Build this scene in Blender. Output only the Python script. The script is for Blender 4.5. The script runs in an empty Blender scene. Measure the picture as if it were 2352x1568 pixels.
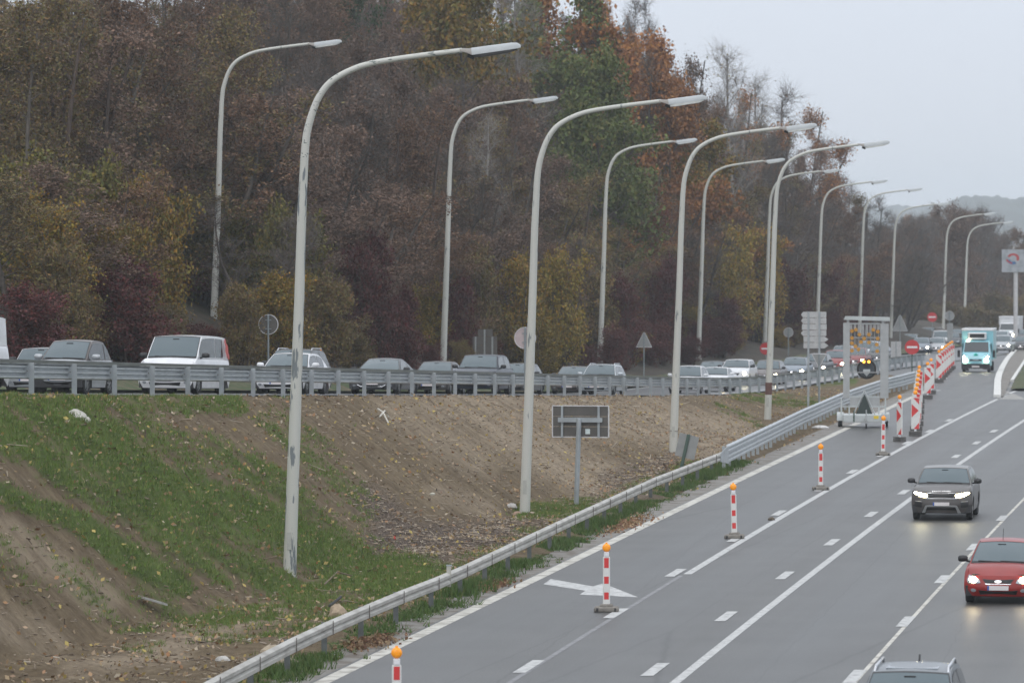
import bpy, math, random
import numpy as np
from mathutils import Vector, Matrix, noise as mnoise

random.seed(7)
rng = np.random.default_rng(11)
R_ = math.radians
sc = bpy.context.scene
COL = sc.collection

# ------------------------------------------------------------------ camera
FPX = 10054.0            # focal length in pixels of a 2352 wide picture
CZ = 9.0
PITCH = R_(1.356)
cam_d = bpy.data.cameras.new('camera')
cam_d.lens = 36 * FPX / 2352
cam_d.sensor_width = 36
cam_d.clip_start = 1
cam_d.clip_end = 9000
cam_d.dof.use_dof = True
cam_d.dof.focus_distance = 125
cam_d.dof.aperture_fstop = 2.6
cam = bpy.data.objects.new('camera', cam_d)
cam.location = (0, 0, CZ)
cam.rotation_euler = (math.pi / 2 - PITCH, 0, 0)
COL.objects.link(cam)
sc.camera = cam

# ------------------------------------------------------------------ world and sun
w = bpy.data.worlds.new('World')
sc.world = w
w.use_nodes = True
nt = w.node_tree
nt.nodes.clear()
out = nt.nodes.new('ShaderNodeOutputWorld')
bg = nt.nodes.new('ShaderNodeBackground')
sky = nt.nodes.new('ShaderNodeTexSky')
sky.sky_type = 'NISHITA'
sky.sun_disc = False
SUN_EL, SUN_AZ = R_(38), R_(200)
sky.sun_elevation = SUN_EL
sky.sun_rotation = SUN_AZ
tc = nt.nodes.new('ShaderNodeTexCoord')
sep = nt.nodes.new('ShaderNodeSeparateXYZ')
nt.links.new(tc.outputs['Generated'], sep.inputs[0])
ramp = nt.nodes.new('ShaderNodeValToRGB')
cr = ramp.color_ramp
cr.elements[0].position = 0.0
cr.elements[0].color = (0.52, 0.555, 0.63, 1)
cr.elements[1].position = 1.0
cr.elements[1].color = (1.22, 1.25, 1.3, 1)
e = cr.elements.new(0.06)
e.color = (0.575, 0.615, 0.70, 1)
e = cr.elements.new(0.35)
e.color = (0.78, 0.82, 0.88, 1)
nt.links.new(sep.outputs['Z'], ramp.inputs[0])
cn = nt.nodes.new('ShaderNodeTexNoise')
cn.inputs['Scale'].default_value = 2.2
cn.inputs['Detail'].default_value = 4
nt.links.new(tc.outputs['Generated'], cn.inputs['Vector'])
cm = nt.nodes.new('ShaderNodeMapRange')
cm.inputs['To Min'].default_value = 9.2
cm.inputs['To Max'].default_value = 10.8
nt.links.new(cn.outputs['Fac'], cm.inputs['Value'])
sc10 = nt.nodes.new('ShaderNodeVectorMath')
sc10.operation = 'SCALE'
nt.links.new(ramp.outputs[0], sc10.inputs[0])
nt.links.new(cm.outputs[0], sc10.inputs['Scale'])
mx = nt.nodes.new('ShaderNodeMix')
mx.data_type = 'RGBA'
mx.inputs[0].default_value = 0.93
nt.links.new(sky.outputs[0], mx.inputs[6])
nt.links.new(sc10.outputs[0], mx.inputs[7])
nt.links.new(mx.outputs[2], bg.inputs[0])
bg.inputs[1].default_value = 0.1
nt.links.new(bg.outputs[0], out.inputs[0])

sun_d = bpy.data.lights.new('sun', 'SUN')
sun_d.energy = 0.5
sun_d.angle = R_(25)
sun_d.color = (1, 0.97, 0.93)
sun = bpy.data.objects.new('sun', sun_d)
# light travels from the sun (behind, left of the camera) into the picture
_sd = Vector((math.sin(SUN_AZ) * math.cos(SUN_EL), math.cos(SUN_AZ) * math.cos(SUN_EL), math.sin(SUN_EL)))
sun.rotation_euler = _sd.to_track_quat('Z', 'Y').to_euler()
COL.objects.link(sun)

sc.view_settings.view_transform = 'Standard'
sc.view_settings.look = 'None'
sc.view_settings.exposure = 0.43
sc.view_settings.gamma = 1
sc.cycles.max_bounces = 6
sc.cycles.volume_bounces = 1
sc.cycles.use_denoising = True
sc.cycles.sample_clamp_indirect = 4

# ------------------------------------------------------------------ geometry of the place
_U = (0, math.sin(PITCH), math.cos(PITCH))
_F = (0, math.cos(PITCH), -math.sin(PITCH))

def ray(px, py):
    a = (px - 1176) / FPX
    b = (784 - py) / FPX
    return (a, _U[1] * b + _F[1], _U[2] * b + _F[2])

def proj(x, y, z):
    zz = z - CZ
    yc = _U[1] * y + _U[2] * zz
    zc = _F[1] * y + _F[2] * zz
    return 1176 + FPX * x / zc, 784 - FPX * yc / zc

def at_depth(px, py, Y):
    d = ray(px, py)
    t = Y / d[1]
    return Vector((d[0] * t, Y, CZ + d[2] * t))

def interp(x, xs, ys):
    return np.interp(x, xs, ys)

_RX = [0, 60, 90, 112.8, 131, 150, 169.5, 196, 223, 238, 251, 262, 285, 316, 430, 600, 2500]
_RZ = [7.2, 6.6, 5.8, 4.94, 4.28, 3.6, 2.9, 1.94, .97, .48, .17, 0, -.3, -.55, -2.3, -4, -4]
_MX = [0, 240, 262, 285, 316, 430, 600, 2500]
_MZ = [0, 0, -.03, -.2, -.55, -2.3, -4, -4]
def zr(d): return interp(d, _RX, _RZ)
def zm(y): return interp(y, _MX, _MZ)
SA, CA = .1925, .9813
def sp(x, y):
    """station along the ramp rail, distance left of it"""
    return (x + 34.56) * SA + y * CA, -(x + 34.56) * CA + y * SA
def xy(s, p):
    return -34.56 + s * SA - p * CA, s * CA + p * SA
def zs(s): return zr(s * CA)
_KX = [0, 75, 81, 91.8, 101, 107.4, 128.8, 149.7, 169.6, 205, 227, 252, 259, 290, 330, 2500]
_KV = [-6.7, -6.4, -5.7, -4.3, -2.8, -1.6, 1.6, 4.8, 8.3, 13.6, 17.1, 21.6, 23.2, 29, 36, 400]
def xr(y): return interp(y, _KX, _KV)

def hill(p, d):
    """height of the wooded hillside over the ramp"""
    p = np.asarray(p, float)
    f = interp(d, [0, 250, 330, 430, 520], [1, 1, .8, .35, .05])
    a = np.clip(p - 8.5, 0, None)
    h = .27 * np.minimum(a, 8)
    h = h + f * (.52 * np.clip(a - 8, 0, 30) + .25 * np.clip(a - 38, 0, 60))
    return h

def toe(y): return interp(y, [70, 90, 114, 145, 400], [8.5, 6.8, 4.6, 3.6, 3.6])

def ground(x, y):
    s, p = sp(x, y)
    if p >= 0:
        return float(zs(s) + hill(p, y))
    ze, z0 = float(zs(s)), float(zm(y))
    t = float(xr(y)) - x
    ttoe = float(toe(y))
    # crest of the embankment on this row
    xc = -34.56 + y * SA / CA + .7
    tc_ = float(xr(y)) - xc
    if t >= tc_: return ze
    if t <= ttoe or tc_ <= ttoe: return z0
    k = (t - ttoe) / (tc_ - ttoe)
    k = k ** 1.12 if k < .5 else k ** (1.12 - .12 * (k - .5) / .5)
    k = k + .04 * math.sin(math.pi * k)
    return z0 + (ze - z0) * k

def hit(px, py, z=None):
    """the point of the main road under a pixel"""
    d = ray(px, py)
    z = 0.0 if z is None else z
    for _ in range(12):
        t = (z - CZ) / d[2]
        y = d[1] * t
        z = float(zm(y))
    return Vector((d[0] * t, y, z))

def ramp_pt(px, p):
    k = (px - 1176) / FPX
    d = (p + 34.56 * CA) / (SA - CA * k)
    x = k * d * _F[1]
    return Vector((k * d, d, float(zs(sp(k * d, d)[0]))))

# ------------------------------------------------------------------ materials
MATS = {}
def nd(nt, t, **kw):
    n = nt.nodes.new(t)
    for k, v in kw.items():
        if hasattr(n, k): setattr(n, k, v)
        else: n.inputs[k.replace('_', ' ')].default_value = v
    return n

def pmat(name, col, rough=.6, metal=0.0, var=.12, scale=6.0, bump=0.0, bscale=40, coat=0.0, emit=0.0, ecol=None, spec=.5,
         col2=None, thr=(.45, .6), stretch=None, coords='Object'):
    if name in MATS: return MATS[name]
    m = bpy.data.materials.new(name)
    m.use_nodes = True
    nt = m.node_tree
    b = nt.nodes['Principled BSDF']
    b.inputs['Roughness'].default_value = rough
    b.inputs['Metallic'].default_value = metal
    b.inputs['Coat Weight'].default_value = coat
    b.inputs['Coat Roughness'].default_value = .06
    b.inputs['Specular IOR Level'].default_value = spec
    c4 = (*col, 1)
    t = nd(nt, 'ShaderNodeTexCoord')
    src = t.outputs[coords]
    if stretch:
        mp = nd(nt, 'ShaderNodeMapping')
        mp.inputs['Scale'].default_value = stretch
        nt.links.new(src, mp.inputs[0])
        src = mp.outputs[0]
    n = nd(nt, 'ShaderNodeTexNoise', Scale=scale, Detail=5.0)
    nt.links.new(src, n.inputs['Vector'])
    mr = nd(nt, 'ShaderNodeMapRange')
    if col2 is not None:
        mr.inputs['From Min'].default_value = thr[0]
        mr.inputs['From Max'].default_value = thr[1]
        mix = nd(nt, 'ShaderNodeMix', data_type='RGBA')
        mix.inputs[6].default_value = c4
        mix.inputs[7].default_value = (*col2, 1)
        nt.links.new(n.outputs['Fac'], mr.inputs['Value'])
        nt.links.new(mr.outputs[0], mix.inputs[0])
        nt.links.new(mix.outputs[2], b.inputs['Base Color'])
    else:
        mr.inputs['From Min'].default_value = .3
        mr.inputs['From Max'].default_value = .7
        mr.inputs['To Min'].default_value = 1 - var
        mr.inputs['To Max'].default_value = 1 + var
        nt.links.new(n.outputs['Fac'], mr.inputs['Value'])
        h = nd(nt, 'ShaderNodeVectorMath', operation='SCALE')
        h.inputs[0].default_value = col
        nt.links.new(mr.outputs[0], h.inputs['Scale'])
        nt.links.new(h.outputs[0], b.inputs['Base Color'])
    if bump:
        n2 = nd(nt, 'ShaderNodeTexNoise', Scale=bscale, Detail=4.0)
        nt.links.new(t.outputs['Object'], n2.inputs['Vector'])
        bp = nd(nt, 'ShaderNodeBump')
        bp.inputs['Strength'].default_value = bump
        bp.inputs['Distance'].default_value = .02
        nt.links.new(n2.outputs['Fac'], bp.inputs['Height'])
        nt.links.new(bp.outputs[0], b.inputs['Normal'])
    if emit:
        b.inputs['Emission Color'].default_value = (*(ecol or col), 1)
        b.inputs['Emission Strength'].default_value = emit
    MATS[name] = m
    return m

def leaf_mat(name, cols, rough=.7):
    """foliage: colour picked per leaf from a few kinds"""
    if name in MATS: return MATS[name]
    m = bpy.data.materials.new(name)
    m.use_nodes = True
    nt = m.node_tree
    b = nt.nodes['Principled BSDF']
    b.inputs['Roughness'].default_value = rough
    b.inputs['Specular IOR Level'].default_value = .25
    g = nd(nt, 'ShaderNodeNewGeometry')
    oi = nd(nt, 'ShaderNodeObjectInfo')
    r = nd(nt, 'ShaderNodeValToRGB')
    el = r.color_ramp.elements
    n = len(cols)
    el[0].position = 0
    el[0].color = (*cols[0], 1)
    el[1].position = 1
    el[1].color = (*cols[-1], 1)
    for i in range(1, n - 1):
        q = el.new(i / (n - 1))
        q.color = (*cols[i], 1)
    nt.links.new(g.outputs['Random Per Island'], r.inputs[0])
    mr = nd(nt, 'ShaderNodeMapRange')
    mr.inputs['To Min'].default_value = .75
    mr.inputs['To Max'].default_value = 1.25
    nt.links.new(oi.outputs['Random'], mr.inputs['Value'])
    h = nd(nt, 'ShaderNodeVectorMath', operation='SCALE')
    nt.links.new(r.outputs[0], h.inputs[0])
    nt.links.new(mr.outputs[0], h.inputs['Scale'])
    nt.links.new(h.outputs[0], b.inputs['Base Color'])
    MATS[name] = m
    return m

# ------------------------------------------------------------------ mesh helpers
class MB:
    def __init__(s): s.v = []; s.f = []; s.m = []
    def add(s, vs, fs, mi=0):
        o = len(s.v)
        s.v += [tuple(v) for v in vs]
        s.f += [tuple(i + o for i in f) for f in fs]
        s.m += [mi] * len(fs)
        return s
    def box(s, x0, x1, y0, y1, z0, z1, mi=0, M=None):
        vs = [Vector((x, y, z)) for z in (z0, z1) for y in (y0, y1) for x in (x0, x1)]
        if M is not None: vs = [M @ v for v in vs]
        return s.add(vs, [(0, 2, 3, 1), (4, 5, 7, 6), (0, 1, 5, 4), (2, 6, 7, 3), (0, 4, 6, 2), (1, 3, 7, 5)], mi)
    def rbox(s, x0, x1, y0, y1, z0, z1, r, mi=0):
        """box with chamfered vertical and top edges"""
        rings = []
        for z, q in ((z0, r * .4), (z0 + r * .5, 0), (z1 - r, 0), (z1 - r * .3, r * .35), (z1, r)):
            a, b, c, d = x0 + q, x1 - q, y0 + q, y1 - q
            rings.append([(a + r, c, z), (b - r, c, z), (b, c + r, z), (b, d - r, z), (b - r, d, z), (a + r, d, z), (a, d - r, z), (a, c + r, z)])
        return s.loft(rings, True, mi)
    def loft(s, rings, caps=True, mi=0, closed=True):
        n = len(rings[0])
        vs = [v for r in rings for v in r]
        fs = []
        for i in range(len(rings) - 1):
            for j in range(n if closed else n - 1):
                k = (j + 1) % n
                fs.append((i * n + j, i * n + k, (i + 1) * n + k, (i + 1) * n + j))
        if caps:
            fs.append(tuple(range(n))[::-1])
            fs.append(tuple((len(rings) - 1) * n + j for j in range(n)))
        return s.add(vs, fs, mi)
    def grid(s, nu, nv, fn, mi=0, flip=False):
        vs = [fn(i / nu, j / nv) for i in range(nu + 1) for j in range(nv + 1)]
        fs = []
        for i in range(nu):
            for j in range(nv):
                a = i * (nv + 1) + j
                f = (a, a + 1, a + nv + 2, a + nv + 1)
                fs.append(f[::-1] if flip else f)
        return s.add(vs, fs, mi)
    def tube(s, pts, rad, n=8, mi=0, caps=True):
        pts = [Vector(p) for p in pts]
        rings = []
        up = None
        for i, p in enumerate(pts):
            d = (pts[min(i + 1, len(pts) - 1)] - pts[max(i - 1, 0)]).normalized()
            if up is None:
                up = Vector((0, 0, 1)) if abs(d.z) < .9 else Vector((0, 1, 0))
            a = d.cross(up).normalized()
            b = a.cross(d).normalized()
            up = b
            r = rad[i] if isinstance(rad, (list, tuple)) else rad
            rings.append([p + (a * math.cos(t) + b * math.sin(t)) * r for t in [2 * math.pi * k / n for k in range(n)]])
        return s.loft(rings, caps, mi)
    def disc(s, c, r, axis, th, n=20, mi=0):
        c = Vector(c); ax = Vector(axis).normalized()
        a = ax.orthogonal().normalized(); b = ax.cross(a)
        rings = [[c + ax * o + (a * math.cos(t) + b * math.sin(t)) * r for t in [2 * math.pi * k / n for k in range(n)]] for o in (-th / 2, th / 2)]
        return s.loft(rings, True, mi)
    def prism(s, pts2, y0, y1, mi=0):
        """outline in x,z extruded along y"""
        n = len(pts2)
        vs = [(x, y0, z) for x, z in pts2] + [(x, y1, z) for x, z in pts2]
        fs = [tuple(range(n)), tuple(range(n, 2 * n))[::-1]] + [(i, i + n, (i + 1) % n + n, (i + 1) % n) for i in range(n)]
        return s.add(vs, fs, mi)
    def build(s, name, mats, parent=None, smooth=False, label=None, cat=None, group=None, kind=None, loc=None, recalc=True):
        me = bpy.data.meshes.new(name)
        me.from_pydata(s.v, [], s.f)
        if not isinstance(mats, (list, tuple)): mats = [mats]
        for q in mats: me.materials.append(q)
        if len(mats) > 1: me.polygons.foreach_set('material_index', s.m)
        if recalc:
            import bmesh
            bm = bmesh.new(); bm.from_mesh(me)
            bmesh.ops.recalc_face_normals(bm, faces=bm.faces)
            bm.to_mesh(me); bm.free()
        if smooth:
            me.polygons.foreach_set('use_smooth', [True] * len(me.polygons))
            if smooth != 'all': me.set_sharp_from_angle(angle=R_(38))
        o = bpy.data.objects.new(name, me)
        COL.objects.link(o)
        if parent: o.parent = parent
        if loc is not None: o.location = loc
        return tag(o, label, cat, group, kind)

def tag(o, label=None, cat=None, group=None, kind=None):
    if label: o['label'] = label
    if cat: o['category'] = cat
    if group: o['group'] = group
    if kind: o['kind'] = kind
    return o

def empty(name, loc, rz=0, label=None, cat=None, group=None):
    o = bpy.data.objects.new(name, None)
    o.empty_display_size = .3
    o.location = loc
    o.rotation_euler = (0, 0, rz)
    COL.objects.link(o)
    return tag(o, label, cat, group)

def copy_tree(o, parent=None):
    c = o.copy(); COL.objects.link(c)
    if parent: c.parent = parent
    for ch in list(o.children): copy_tree(ch, c)
    return c

def np_mesh(name, V, F, mat, parent=None, smooth=False, col=None):
    """fast mesh from arrays; all faces with the same number of corners"""
    me = bpy.data.meshes.new(name)
    nf, k = F.shape
    me.vertices.add(len(V)); me.vertices.foreach_set('co', V.astype(np.float32).ravel())
    me.loops.add(nf * k); me.loops.foreach_set('vertex_index', F.astype(np.int32).ravel())
    me.polygons.add(nf)
    me.polygons.foreach_set('loop_start', np.arange(nf, dtype=np.int32) * k)
    if smooth: me.polygons.foreach_set('use_smooth', np.ones(nf, bool))
    me.update(calc_edges=True)
    if mat: me.materials.append(mat)
    if col is not None:
        a = me.color_attributes.new('mask', 'FLOAT_COLOR', 'POINT')
        a.data.foreach_set('color', col.astype(np.float32).ravel())
    o = bpy.data.objects.new(name, me)
    COL.objects.link(o)
    if parent: o.parent = parent
    return o

# ------------------------------------------------------------------ setting: roads
def asphalt_mat(name, base, rough, ang=10.0):
    m = bpy.data.materials.new(name); m.use_nodes = True
    nt = m.node_tree; b = nt.nodes['Principled BSDF']
    t = nd(nt, 'ShaderNodeTexCoord')
    mp = nd(nt, 'ShaderNodeMapping')
    mp.inputs['Rotation'].default_value = (0, 0, R_(ang))
    nt.links.new(t.outputs['Object'], mp.inputs[0])
    mp2 = nd(nt, 'ShaderNodeMapping')
    mp2.inputs['Scale'].default_value = (.55, .012, 1)
    nt.links.new(mp.outputs[0], mp2.inputs[0])
    n1 = nd(nt, 'ShaderNodeTexNoise', Scale=1.0, Detail=3.0)       # wheel tracks along the lanes
    nt.links.new(mp2.outputs[0], n1.inputs['Vector'])
    n2 = nd(nt, 'ShaderNodeTexNoise', Scale=22.0, Detail=6.0)      # grain
    nt.links.new(t.outputs['Object'], n2.inputs['Vector'])
    n3 = nd(nt, 'ShaderNodeTexNoise', Scale=.35, Detail=5.0)       # patches
    nt.links.new(t.outputs['Object'], n3.inputs['Vector'])
    def rng_(n, a, bb, f0=.3, f1=.7):
        q = nd(nt, 'ShaderNodeMapRange')
        q.inputs['From Min'].default_value = f0; q.inputs['From Max'].default_value = f1
        q.inputs['To Min'].default_value = a; q.inputs['To Max'].default_value = bb
        nt.links.new(n.outputs['Fac'], q.inputs['Value']); return q
    a1, a2, a3 = rng_(n1, .66, 1.20), rng_(n2, .62, 1.40), rng_(n3, .84, 1.14)
    mu = nd(nt, 'ShaderNodeMath', operation='MULTIPLY'); nt.links.new(a1.outputs[0], mu.inputs[0]); nt.links.new(a2.outputs[0], mu.inputs[1])
    mu2 = nd(nt, 'ShaderNodeMath', operation='MULTIPLY'); nt.links.new(mu.outputs[0], mu2.inputs[0]); nt.links.new(a3.outputs[0], mu2.inputs[1])
    h = nd(nt, 'ShaderNodeVectorMath', operation='SCALE'); h.inputs[0].default_value = base
    nt.links.new(mu2.outputs[0], h.inputs['Scale']); nt.links.new(h.outputs[0], b.inputs['Base Color'])
    mc = nd(nt, 'ShaderNodeMapping'); mc.inputs['Scale'].default_value = (.9, .035, 1); nt.links.new(mp.outputs[0], mc.inputs[0])
    nw = nd(nt, 'ShaderNodeTexNoise', Scale=.6, Detail=3.0); nt.links.new(t.outputs['Object'], nw.inputs['Vector'])
    aw = nd(nt, 'ShaderNodeVectorMath', operation='MULTIPLY_ADD'); aw.inputs[1].default_value = (.25, .02, 0); nt.links.new(nw.outputs['Color'], aw.inputs[0]); nt.links.new(mc.outputs[0], aw.inputs[2])
    vc = nd(nt, 'ShaderNodeTexVoronoi', feature='DISTANCE_TO_EDGE', Scale=.33); nt.links.new(aw.outputs[0], vc.inputs['Vector'])
    ck = nd(nt, 'ShaderNodeMapRange'); ck.inputs['From Max'].default_value = .008; ck.inputs['To Min'].default_value = .62; ck.inputs['To Max'].default_value = 1
    nt.links.new(vc.outputs['Distance'], ck.inputs['Value'])
    h2 = nd(nt, 'ShaderNodeVectorMath', operation='SCALE'); nt.links.new(h.outputs[0], h2.inputs[0]); nt.links.new(ck.outputs[0], h2.inputs['Scale'])
    nt.links.new(h2.outputs[0], b.inputs['Base Color'])
    rr = rng_(n1, rough - .06, rough + .08); nt.links.new(rr.outputs[0], b.inputs['Roughness'])
    bp = nd(nt, 'ShaderNodeBump'); bp.inputs['Strength'].default_value = .25; bp.inputs['Distance'].default_value = .01
    nt.links.new(n2.outputs['Fac'], bp.inputs['Height']); nt.links.new(bp.outputs[0], b.inputs['Normal'])
    return m
M_asph = asphalt_mat('asphalt', (.068, .068, .067), .45, 9.8)
M_asph2 = asphalt_mat('ramp_asphalt', (.075, .078, .085), .36, 11.1)
M_paint = pmat('road_paint', (.46, .465, .46), .6, var=.08, scale=5, col2=(.22, .22, .22), thr=(.47, .72))
M_paint_old = pmat('worn_road_paint', (.50, .485, .44), .65, scale=2.2, col2=(.22, .20, .17), thr=(.46, .70))
M_paint_ghost = pmat('ghost_road_paint', (.2, .2, .21), .6, scale=3, col2=(.13, .13, .135), thr=(.4, .65))

def interp_x(pts):
    """polyline in picture points on the road -> x as a function of depth"""
    P = [hit(*q) for q in pts]
    P.sort(key=lambda v: v.y)
    return [v.y for v in P], [v.x for v in P]
_e = interp_x([(760, 1568), (970, 1450), (1200, 1338), (1500, 1195), (1700, 1098), (1945, 985), (2029, 946), (2097, 913), (2150, 886)])
_l2 = interp_x([(1160, 1568), (1240, 1515), (1432, 1400), (1570, 1310), (1705, 1227), (1800, 1174), (1897, 1117), (1970, 1078), (2038, 1040), (2096, 1011), (2148, 986), (2192, 963), (2280, 915)])
_l3 = interp_x([(1545, 1549), (1705, 1409), (1842, 1311), (1948, 1236), (2040, 1167), (2090, 1130), (2165, 1078), (2260, 1016), (2352, 955)])
_l4 = interp_x([(1963, 1553), (2081, 1427), (2165, 1330), (2236, 1258), (2302, 1190), (2352, 1138)])
def smooth_line(e, deg=2):
    c = np.polyfit(e[0], e[1], deg)
    return lambda y: float(np.polyval(c, y))
XE, XL2, XL3, XL4 = [smooth_line(q) for q in (_e, _l2, _l3, _l4)]
def XA(y): return XE(min(y, 262)) - .95 + max(0, y - 262) * .17

def ribbon(mb, X, y0, y1, wd, dz, step=2.0, off=0.0, tri=None):
    n = max(1, int((y1 - y0) / step))
    def fn(u, v):
        y = y0 + (y1 - y0) * u
        x = X(y) + off + (v - .5) * wd
        return (x, y, float(zm(y)) + dz)
    mb.grid(n, 1, fn, flip=True)

mb = MB()
ys = list(np.arange(55, 300, 2.5)) + list(np.arange(300, 1400, 10))
def right_edge(y): return 16 + .2 * y
def left_edge(y):
    if y < 262: return XA(y)
    a = XA(y)
    # beyond the nose the two carriageways share one sheet
    if y > 285:
        s_left = -34.56 + y * SA / CA + .05
        k = min(1, (y - 285) / 18)
        return a * (1 - k) + s_left * k
    return a
v = []
for y in ys:
    a, b_ = left_edge(y), right_edge(y)
    for k in range(13):
        v.append((a + (b_ - a) * k / 12, y, float(zm(y))))
f = [(i * 13 + k, i * 13 + k + 1, (i + 1) * 13 + k + 1, (i + 1) * 13 + k) for i in range(len(ys) - 1) for k in range(12)]
MB().add(v, f).build('motorway_road', M_asph, kind='structure', recalc=False)

# ramp road: the raised carriageway behind its crash barrier
mb = MB()
SS = list(np.arange(70, 520, 3.0))
v = []
for s in SS:
    for k in range(7):
        p = .35 + (9.0 - .35) * k / 6
        x, y = xy(s, p)
        z = float(zs(s))
        v.append((x, y, z + .012))
f = [(i * 7 + k, (i + 1) * 7 + k, (i + 1) * 7 + k + 1, i * 7 + k + 1)[::-1] for i in range(len(SS) - 1) for k in range(6)]
MB().add(v, f).build('ramp_road', M_asph2, kind='structure', recalc=False)

# markings
def marking(name, mb, mat, label=None):
    return mb.build(name, mat, kind='structure', recalc=False)
m = MB(); ribbon(m, XE, 62, 262, .34, .004); marking('edge_line', m, M_paint_old)
m = MB(); ribbon(m, XL2, hit(1575, 1318).y, 292, .22, .004, off=.22)
marking('lane_line', m, M_paint)
m = MB(); ribbon(m, XL2, 62, hit(1575, 1318).y - .5, .13, .004, off=.12); marking('faded_lane_line', m, M_paint_ghost)
m = MB(); ribbon(m, XL3, 62, 262, .21, .004, off=.33); marking('lane_line', m, M_paint)
m = MB(); ribbon(m, XL4, 62, 175, .10, .004, off=.1); marking('lane_line', m, M_paint_ghost if False else M_paint_old)
dash2 = [(1215, 1530), (1415, 1408), (1552, 1315), (1690, 1237), (1789, 1178), (1885, 1123), (1958, 1083), (2025, 1045), (2083, 1017), (2135, 990), (2180, 965)]
dash3 = [(1505, 1537), (1668, 1415), (1803, 1321), (1911, 1245), (2001, 1181), (2076, 1130), (2141, 1087), (2196, 1048), (2243, 1017), (2283, 990)]
dash4 = [(1963, 1553), (2081, 1427), (2165, 1330), (2236, 1256), (2302, 1190)]
for X, dd, offd in ((XL2, dash2, -.1), (XL3, dash3, -.1), (XL4, dash4, .05)):
    for (px, py) in dd:
        c = hit(px, py)
        m = MB()
        sh = c.x - X(c.y)
        ribbon(m, X, c.y - 1.35, c.y + 1.35, .27, .010, step=1.3, off=sh)
        marking('lane_dash', m, M_paint)
# merge arrow
ap = [(1248, 1341), (1265, 1329), (1350, 1344), (1362, 1346), (1385, 1339), (1466, 1371), (1331, 1365), (1345, 1356)]
P = [hit(*q) for q in ap]
m = MB(); m.add([(q.x, q.y, .004) for q in P], [(0, 1, 2, 7), (3, 4, 5, 6), (2, 3, 6, 7)]); marking('merge_arrow', m, M_paint)
# dashes on the shared far carriageway
for (px, py) in [(2148, 823), (2168, 838), (2132, 812), (2072, 815)]:
    c = hit(px, py)
    m = MB(); m.add([(c.x - .16, c.y - 2, float(zm(c.y - 2)) + .03), (c.x + .16, c.y - 2, float(zm(c.y - 2)) + .03), (c.x + .8, c.y + 2.5, float(zm(c.y + 2.5)) + .03), (c.x + .45, c.y + 2.5, float(zm(c.y + 2.5)) + .03)], [(0, 1, 2, 3)])
    marking('lane_dash', m, M_paint)
# chevron block in front of the nose
P = [hit(*q) for q in [(2143, 897), (2160, 897), (2176, 868), (2162, 868)]]
m = MB(); m.add([(q.x, q.y, q.z + .006) for q in P], [(0, 1, 2, 3)]); marking('nose_marking', m, M_paint)
# ramp edge lines
for p0, nm in ((.75, 'ramp_edge_line'), (8.5, 'ramp_far_edge_line')):
    m = MB()
    def fn(u, v):
        s = 75 + (330 - 75) * u
        x, y = xy(s, p0 + .3 * v)
        return (x, y, float(zs(s)) + .02)
    m.grid(100, 1, fn); marking(nm, m, M_paint)

# ------------------------------------------------------------------ setting: embankment between ramp and motorway
def caps(px, py, segs):
    best = 0
    for (x1, y1, x2, y2, r, wt) in segs:
        dx, dy = x2 - x1, y2 - y1
        t = max(0, min(1, ((px - x1) * dx + (py - y1) * dy) / (dx * dx + dy * dy + 1e-6)))
        d = math.hypot(px - x1 - t * dx, py - y1 - t * dy) / r
        v_ = wt * max(0, 1 - max(0, d - .45) / .9)
        best = max(best, v_)
    return best
GREEN = [(-40, 1240, 300, 1400, 70, .34), (60, 1330, 330, 1460, 50, .30), (330, 1380, 700, 1480, 60, .30), (640, 960, 820, 1160, 60, .32), (-60, 930, 260, 1000, 60, .8), (-50, 930, 540, 932, 26, .62), (-60, 960, 420, 1130, 66, .95), (420, 1130, 900, 1330, 70, 1.0), (120, 1060, 520, 1290, 52, .9), (520, 1290, 700, 1370, 45, .9),
         (-60, 1105, 180, 1205, 26, 1.1), (180, 1205, 410, 1340, 34, 1.15), (250, 960, 650, 1110, 52, .55), (680, 1240, 990, 1335, 48, 1.0), (640, 1100, 760, 1240, 45, .55),
         (480, 1420, 620, 1410, 24, .7), (700, 1440, 880, 1380, 30, .6), (740, 1360, 1010, 1330, 26, .85),
         (1200, 1172, 1350, 1166, 20, 1.0), (1560, 1078, 1620, 1072, 14, .9), (1850, 1075, 1700, 1090, 4, .3), (1690, 905, 1900, 925, 17, .55), (1650, 930, 1760, 985, 12, .35), (1880, 880, 1960, 876, 12, .8)]
SAND = [(1000, 930, 1500, 960, 60, .7), (1150, 980, 1420, 1130, 55, .8), (1450, 960, 1640, 1020, 50, .8), (0, 1215, 240, 1380, 38, .75), (-40, 1400, 120, 1480, 40, .6), (320, 1500, 640, 1400, 24, .75), (900, 930, 1100, 1050, 50, .5),
        (1000, 1130, 1120, 1170, 26, .5), (1120, 930, 1700, 990, 40, .75), (150, 1540, 420, 1500, 22, .6)]
RUB = [(850, 1150, 1000, 1270, 42, .8), (880, 1240, 1180, 1230, 40, .9), (1400, 1110, 1540, 1070, 28, .8), (1180, 1215, 1500, 1120, 30, .5)]
def rail_strip(t, y):
    """grass that hugs the foot of the motorway barrier"""
    return max(0, 1 - abs(t + .35) / .85) * (1.0 if y < 172 else .35)

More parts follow.
